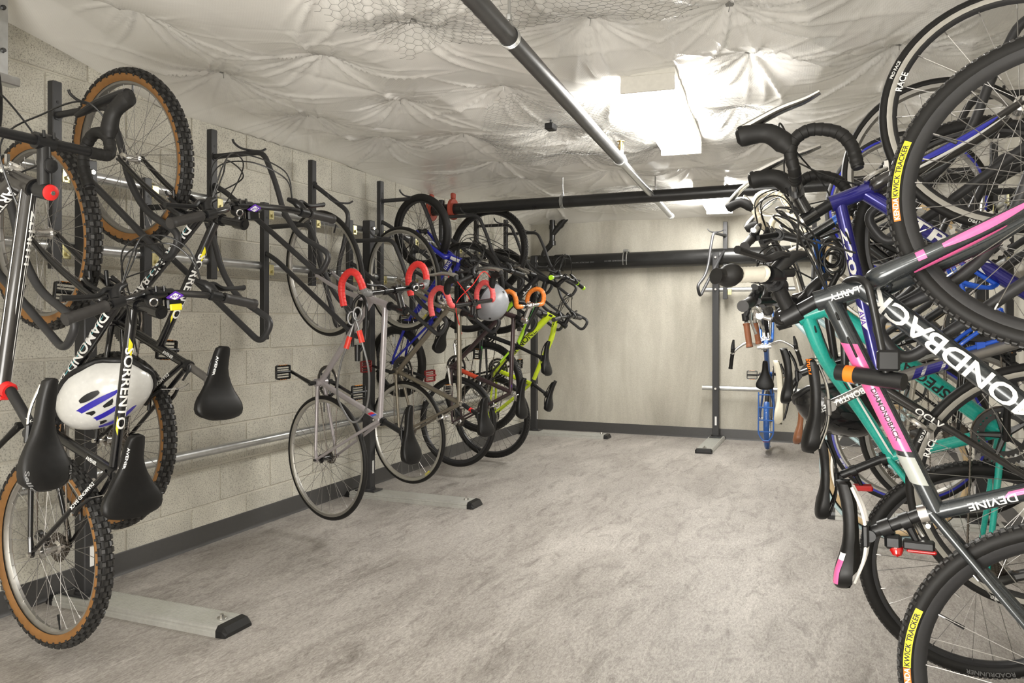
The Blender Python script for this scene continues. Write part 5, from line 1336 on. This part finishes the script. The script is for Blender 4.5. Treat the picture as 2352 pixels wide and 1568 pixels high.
def helmet(label, c, x, z, size, shell, liner, stripe=None, vents=True, smooth_dome=False, strap=True):
    t = thing('helmet', label, 'helmet', frame_of(x, z, c))
    a, b, h = size
    def S_(lon, lat, k=1.0):     # lat 0 at the rim, 1 at the crown
        e = lat * PI / 2; r = math.cos(e) ** (.8 if smooth_dome else .9)
        ax = a * (1.08 if math.cos(lon) < 0 and not smooth_dome else 1.0)
        return vec(ax * r * math.cos(lon) * k, b * r * math.sin(lon) * k, h * math.sin(e) * k + (0 if smooth_dome else .012 * math.cos(2 * lon) * (1 - lat)))
    nl, na = 40, 12; V = [S_(2 * PI * i / nl, j / na * .985) for j in range(na + 1) for i in range(nl)]
    F = [(j * nl + i, j * nl + (i + 1) % nl, (j + 1) * nl + (i + 1) % nl, (j + 1) * nl + i) for j in range(na) for i in range(nl)] + [tuple(na * nl + i for i in range(nl))]
    Vi = [S_(2 * PI * i / nl, j / na * .985, .86) for j in range(na + 1) for i in range(nl)]; o = len(V)
    F2 = [tuple(o + q for q in f[::-1]) for f in F]; rim = [((i + 1) % nl, i, o + i, o + (i + 1) % nl) for i in range(nl)]
    mb = MB(); mb.add(V + Vi, F + F2 + rim, [0] * len(F) + [1] * len(F2) + [1] * nl); mb.build('shell', [shell, liner], t)
    mb = MB(); mb.tube([S_(2 * PI * i / nl, .02, 1.0) + vec(0, 0, -.004 + (.004 * math.sin(9 * 2 * PI * i / nl) if not smooth_dome else 0)) for i in range(nl)], .011 if not smooth_dome else .006, 10, closed=True); mb.build('rim_trim', liner, t)
    def ribbon(lon_fun, l0, l1, wd, mat, name, lift=.0025):
        mb = MB(); q = []
        for i in range(15):
            u_ = l0 + (l1 - l0) * i / 14; y, ww = lon_fun(u_), wd * math.sin(PI * (.06 + .88 * i / 14)) ** .5
            for s_ in (-1, -.33, .33, 1):
                yy = y + s_ * ww; X = u_; r2 = 1 - (X / a) ** 2 - (yy / b) ** 2; zz = h * math.sqrt(max(.02, r2)) ** .95
                q.append(vec(X, yy, zz) * 1.0 + unit(vec(X / a ** 2, yy / b ** 2, zz / h ** 2)) * lift)
        mb.add(q, [(4 * i + j, 4 * i + j + 1, 4 * i + j + 5, 4 * i + j + 4) for i in range(14) for j in range(3)]); mb.build(name, mat, t)
    if stripe:
        for y0 in (-.052, 0.0, .052): ribbon(lambda u_, y0=y0: y0 * (1 - .8 * (u_ / a) ** 2), -a * .72, a * .55, .009, stripe, 'stripe')
    if vents:
        for y0, l0, l1 in ((-.027, -.5, -.12), (.027, -.5, -.12), (-.027, .08, .6), (.027, .08, .6), (-.075, -.25, .2), (.075, -.25, .2)):
            ribbon(lambda u_, y0=y0: y0 * (1 - .5 * (u_ / a) ** 2), a * l0, a * l1, .009, BLACKP, 'vent', .0018)
    if strap:
        for sg in (-1, 1):
            mb = MB(); P = spline([vec(.03, sg * b * .8, 0), vec(.02, sg * b * .75, -.06), vec(.0, sg * .03, -.11), vec(-.01, 0, -.13)], 5)
            mb.tube(P, .007, 6, sx=.25); mb.build('strap', SATIN, t)
    return t, S_
SHW = paint('white helmet shell', (.72, .72, .70), .25, 0, .6); SHG = paint('grey helmet shell', (.26, .27, .29), .4); ROY = paint('royal blue stripe', (.035, .025, .42), .3, 0, .4)
helmet('white bicycle helmet with blue stripes hanging among the black mountain bicycles', (-2.31, 1.955, .94), (.215, .089, .127), (.62, -.52, -.62), (.160, .120, .112), SHW, SATIN, ROY)
ht_, HS = helmet('smooth grey skate helmet hanging beside the orange taped bars', (-2.085, 4.66, 1.305), (.42, .16, .90), (.86, -.20, -.38), (.125, .105, .135), SHG, SATIN, None, False, True)
for lon, lat in ((1.2, .42), (-1.2, .42), (.3, .45), (2.8, .45)):
    p = HS(lon, lat, 1.0); n_ = unit(p); mb = MB(); mb.cyl(p - n_ * .004, p + n_ * .002, .0085, 12); mb.build('vent_hole', BLACKP, ht_)
def on_helmet(txt, o, ex, ey, h_, mat):
    v, f, w_ = glyphs(txt, .02); q = []
    for (x, y) in v:
        p = np.asarray(o, float) + np.asarray(ex, float) * (x - w_ / 2) * h_ + np.asarray(ey, float) * (y - .5) * h_; r_ = math.sqrt((p[0] / .125) ** 2 + (p[1] / .105) ** 2 + (p[2] / .135) ** 2); q.append(p / r_ * 1.012)
    mb = MB(); mb.add(q, f); mb.build('lettering', mat, ht_, False)
for q in ((0, 0), (.016, .0), (-.016, 0), (0, .016), (0, -.016)): on_helmet('o', (.01 + q[0], -.085 + .0, .07 + q[1]), (1, 0, 0), (0, .5, .85), .018, REDP)
on_helmet('triple', (.055, -.08, .07), (1, 0, 0), (0, .5, .85), .012, WHITE); on_helmet('eight', (-.04, -.08, .07), (1, 0, 0), (0, .5, .85), .012, WHITE)
helmet('black vented bicycle helmet hanging behind the black saddles on the right', (.02, 3.00, .885), (.161, .066, -.047), (-.25, -.60, -.70), (.150, .110, .110), BLACK, SATIN, None, True, False, True)
mbx = MB()

# cable lock with red sleeves looped on the grey single-speed
t = thing('cable_lock', 'grey steel cable lock with red sleeves hanging on the silver grey bicycle', 'lock', Matrix.Translation((-2.15, 3.23, 1.16)))
o_ = vec(-2.15, 3.23, 1.16)
P = [vec(*q) - o_ for q in [(-2.147, 3.225, 1.182), (-2.135, 3.230, 1.14), (-2.118, 3.237, 1.066), (-2.105, 3.264, .959), (-2.116, 3.292, .872), (-2.153, 3.331, .76), (-2.204, 3.342, .687), (-2.241, 3.327, .673), (-2.271, 3.304, .725), (-2.286, 3.276, .792), (-2.26, 3.233, .872), (-2.225, 3.215, .981), (-2.192, 3.207, 1.045), (-2.176, 3.213, 1.102), (-2.159, 3.22, 1.161)]]
mb = MB(); mb.tube(spline(P, 7), .0052, 8); mb.build('cable', paint('braided cable', (.22, .22, .22), .4, .5), t)
for a, b in ((P[1], P[2]), (P[12], P[13])):
    mb = MB(); m = (a + b) / 2; d = unit(b - a); mb.tube([m - d * .03, m + d * .03], .014, 10, sx=.75); mb.build('sleeve', paint('red sleeve', (.75, .05, .03), .4), t)
for c0 in (P[0] + vec(.008, 0, .03), P[14] + vec(-.008, 0, .03)):
    mb = MB(); mb.tube([c0 + .032 * vec(.55 * math.cos(a), .25 * math.cos(a), math.sin(a)) for a in np.linspace(0, 2 * PI, 18)[:-1]], .0052, 8, closed=True); mb.build('eye_loop', MATS['braided cable'], t)
mb = MB(); q0 = P[0] + vec(-.02, .03, .03)
mb.tube(fillet([q0 + vec(-.02, 0, -.16), q0 + vec(-.03, .02, .06), q0 + vec(.0, .05, .10), q0 + vec(.05, .02, .05), q0 + vec(.055, 0, -.13), q0 + vec(.015, 0, -.19)], .04), .008, 8); mb.tube([q0 + vec(.012, -.005, -.15), q0 + vec(.012, -.005, -.23)], [.016, .014], 12); mb.build('shackle', SATIN, t)

# U-lock on the nearest right-hand bicycle
t = thing('u_lock', 'black U-shaped bicycle lock hung on the gunmetal and pink bicycle', 'lock', Matrix.Translation((.06, 1.87, 1.06)))
o_ = vec(.06, 1.87, 1.06)
U = [vec(*q) - o_ for q in [(.102, 1.86, 1.065), (.073, 1.843, 1.223), (.060, 1.850, 1.262), (.038, 1.898, 1.272), (.018, 1.955, 1.255), (.018, 1.979, 1.18), (.022, 1.985, 1.060)]]
mb = MB(); mb.tube(spline(U, 7), .0085, 12); mb.build('shackle', CABLE, t)
mb = MB(); ca_, cb_ = vec(.005, 1.912, 1.064) - o_, vec(.135, 1.846, 1.050) - o_; mb.cyl(ca_, cb_, .0185, 20); mb.build('crossbar', SATIN, t)
mb = MB(); d = unit(cb_ - ca_); mb.cyl(ca_ + d * .020, ca_ + d * .042, .0189, 20); mb.build('band', ORANGE, t)
mb = MB(); mb.box((U[0] + vec(.003, -.006, .03)), (.045, .03, .045), bev=.005); mb.build('bracket', SATIN, t, False)

# coiled cable lock
t = thing('coil_lock', 'black coiled cable lock on the right between the blue frames', 'lock', Matrix.Translation((-.01, 3.30, 1.42)))
mb = MB(); mb.tube([vec(.038 * math.cos(a) + .01 * math.sin(a * .37), .03 * math.sin(a * .21) - .0, .052 * math.sin(a) - .03 * math.sin(a * .13)) for a in np.linspace(0, 2 * PI * 7, 170)], .0052, 7); mb.build('coil', CABLE, t)
mb = MB(); mb.cyl((.02, -.03, -.06), (-.01, -.03, -.12), .012, 12); mb.build('lock_body', SATIN, t)

# lamps on the seat post of the nearest right-hand bicycle
pa_, pe_, rp_ = r1['P']['sp']; d = unit(pe_ - pa_); back = unit(vec(-d[2], 0, d[0])); back = back if back[0] < 0 else -back
q = pa_ + (pe_ - pa_) * .74
mb = MB(); mb.cyl(q - d * .012, q + d * .012, rp_ + .005, 16); mb.box(q + back * .032, (.03, .03, .034), bev=.006); tl = mb.build('tail_lamp', SATIN, r1['root'])
mb = MB(); mb.lathe([(.014, 0), (.014, .008), (.009, .018), (.001, .021)], q + back * .045, unit(back + vec(0, -.5, .3)), 14); tag(mb.build('lens', REDGL, tl), 'red lens')
q = pa_ + (pe_ - pa_) * .38
mb = MB(); mb.cyl(q - d * .01, q + d * .01, rp_ + .0045, 16); mb.tube([q + back * .014, q + back * .045], [.010, .007], 8); mb.box(q + back * .055, (.02, .03, .062), bev=.004); tl = mb.build('tail_lamp', SATIN, r1['root'])
mb = MB(); mb.box(q + back * .068, (.008, .027, .058), bev=.003); mb.build('lens', REDGL, tl, False)
pa_, pe_, rp_ = r6['P']['sp']; d = unit(pe_ - pa_); q = pa_ + (pe_ - pa_) * .7; back = unit(vec(-d[2], 0, d[0])); back = back if back[0] < 0 else -back
mb = MB(); mb.cyl(q - d * .01, q + d * .01, rp_ + .004, 14); mb.tube([q + back * .014, q + back * .055], [.008, .006], 8); tl = mb.build('tail_lamp', SATIN, r6['root'])
mb = MB(); mb.box(q + back * .062, (.018, .028, .06), bev=.004); mb.build('lens', REDGL, tl, False)

# permit tags, bells and small reflectors on the mountain bicycle bars
for B_ in (bA, bB):
    bl = B_['bl']; hb_ = B_['hbar']
    for nm, mt, s_ in (('permit_tag', PURPLE, .021), ('permit_tag', WHITE, .0135)):
        mb = MB(); c0 = bl(-.012, .026 + (.001 if mt is WHITE else 0), -.045)
        ex, ey = vec(.1, -1.25, .35), vec(.80, .1, .35) ; mb.add([c0 + ex * s_, c0 + ey * s_, c0 - ex * s_, c0 - ey * s_] + [p_ - vec(.0, 0, .002) for p_ in (c0 + ex * s_, c0 + ey * s_, c0 - ex * s_, c0 - ey * s_)], [(0, 1, 2, 3), (7, 6, 5, 4), (0, 4, 5, 1), (1, 5, 6, 2), (2, 6, 7, 3), (3, 7, 4, 0)]); o = mb.build(nm, mt, hb_, False)
    flat_text('AVA', c0 + vec(0, 0, .0012), unit(vec(.1, -1.25, .35)), unit(vec(.85, .1, .35)), .009, PURPLE, hb_)
    mb = MB(); mb.lathe([(.001, .024), (.010, .024), (.017, .016), (.019, .004), (.017, -.012), (.001, -.014)], bl(-.02, .022, .035), unit(vec(-.2, .3, .9)), 20); mb.lathe([(.009, .026), (.010, .029), (.013, .026)], bl(-.02, .022, .035), unit(vec(-.2, .3, .9)), 16, 1); mb.build('bell', [SATIN, SILVER], hb_)
    mb = MB(); mb.box(bl(-.035, .012, -.045), (.035, .05, .022), bev=.005); o = mb.build('reflector_bracket', SATIN, hb_, False)
mb = MB(); mb.box(bA['bl'](-.045, .026, -.045), (.02, .040, .008), bev=.002); tag(mb.build('reflector', YELP, bA['hbar'], False), 'yellow reflector')
bl = bC['bl']; mb = MB(); c0 = bl(.0, .03, -.085); mb.lathe([(.001, .026), (.014, .026), (.023, .018), (.025, .004), (.023, -.01), (.001, -.012)], c0, unit(vec(-.3, .35, .9)), 22); mb.lathe([(.010, .027), (.012, .030), (.016, .027)], c0, unit(vec(-.3, .35, .9)), 18, 1); mb.build('bell', [SATIN, SILVER], bC['hbar'])
# round computer mount on the nearest black stem
bl = b0['bl']; mb = MB(); c0 = L3(vec(.862, .512), .0) + vec(0, 0, .022)
mb.lathe([(.001, .006), (.013, .006), (.0165, .004), (.0165, -.004), (.001, -.004)], c0, (0, .25, 1), 22); mb.tube([c0 + .0165 * vec(math.cos(a), math.sin(a), -.1) for a in np.linspace(0, 2 * PI, 24)[:-1]], .0028, 8, closed=True); mb.build('computer_mount', SATIN, b0['stem'])
# small wheel reflectors
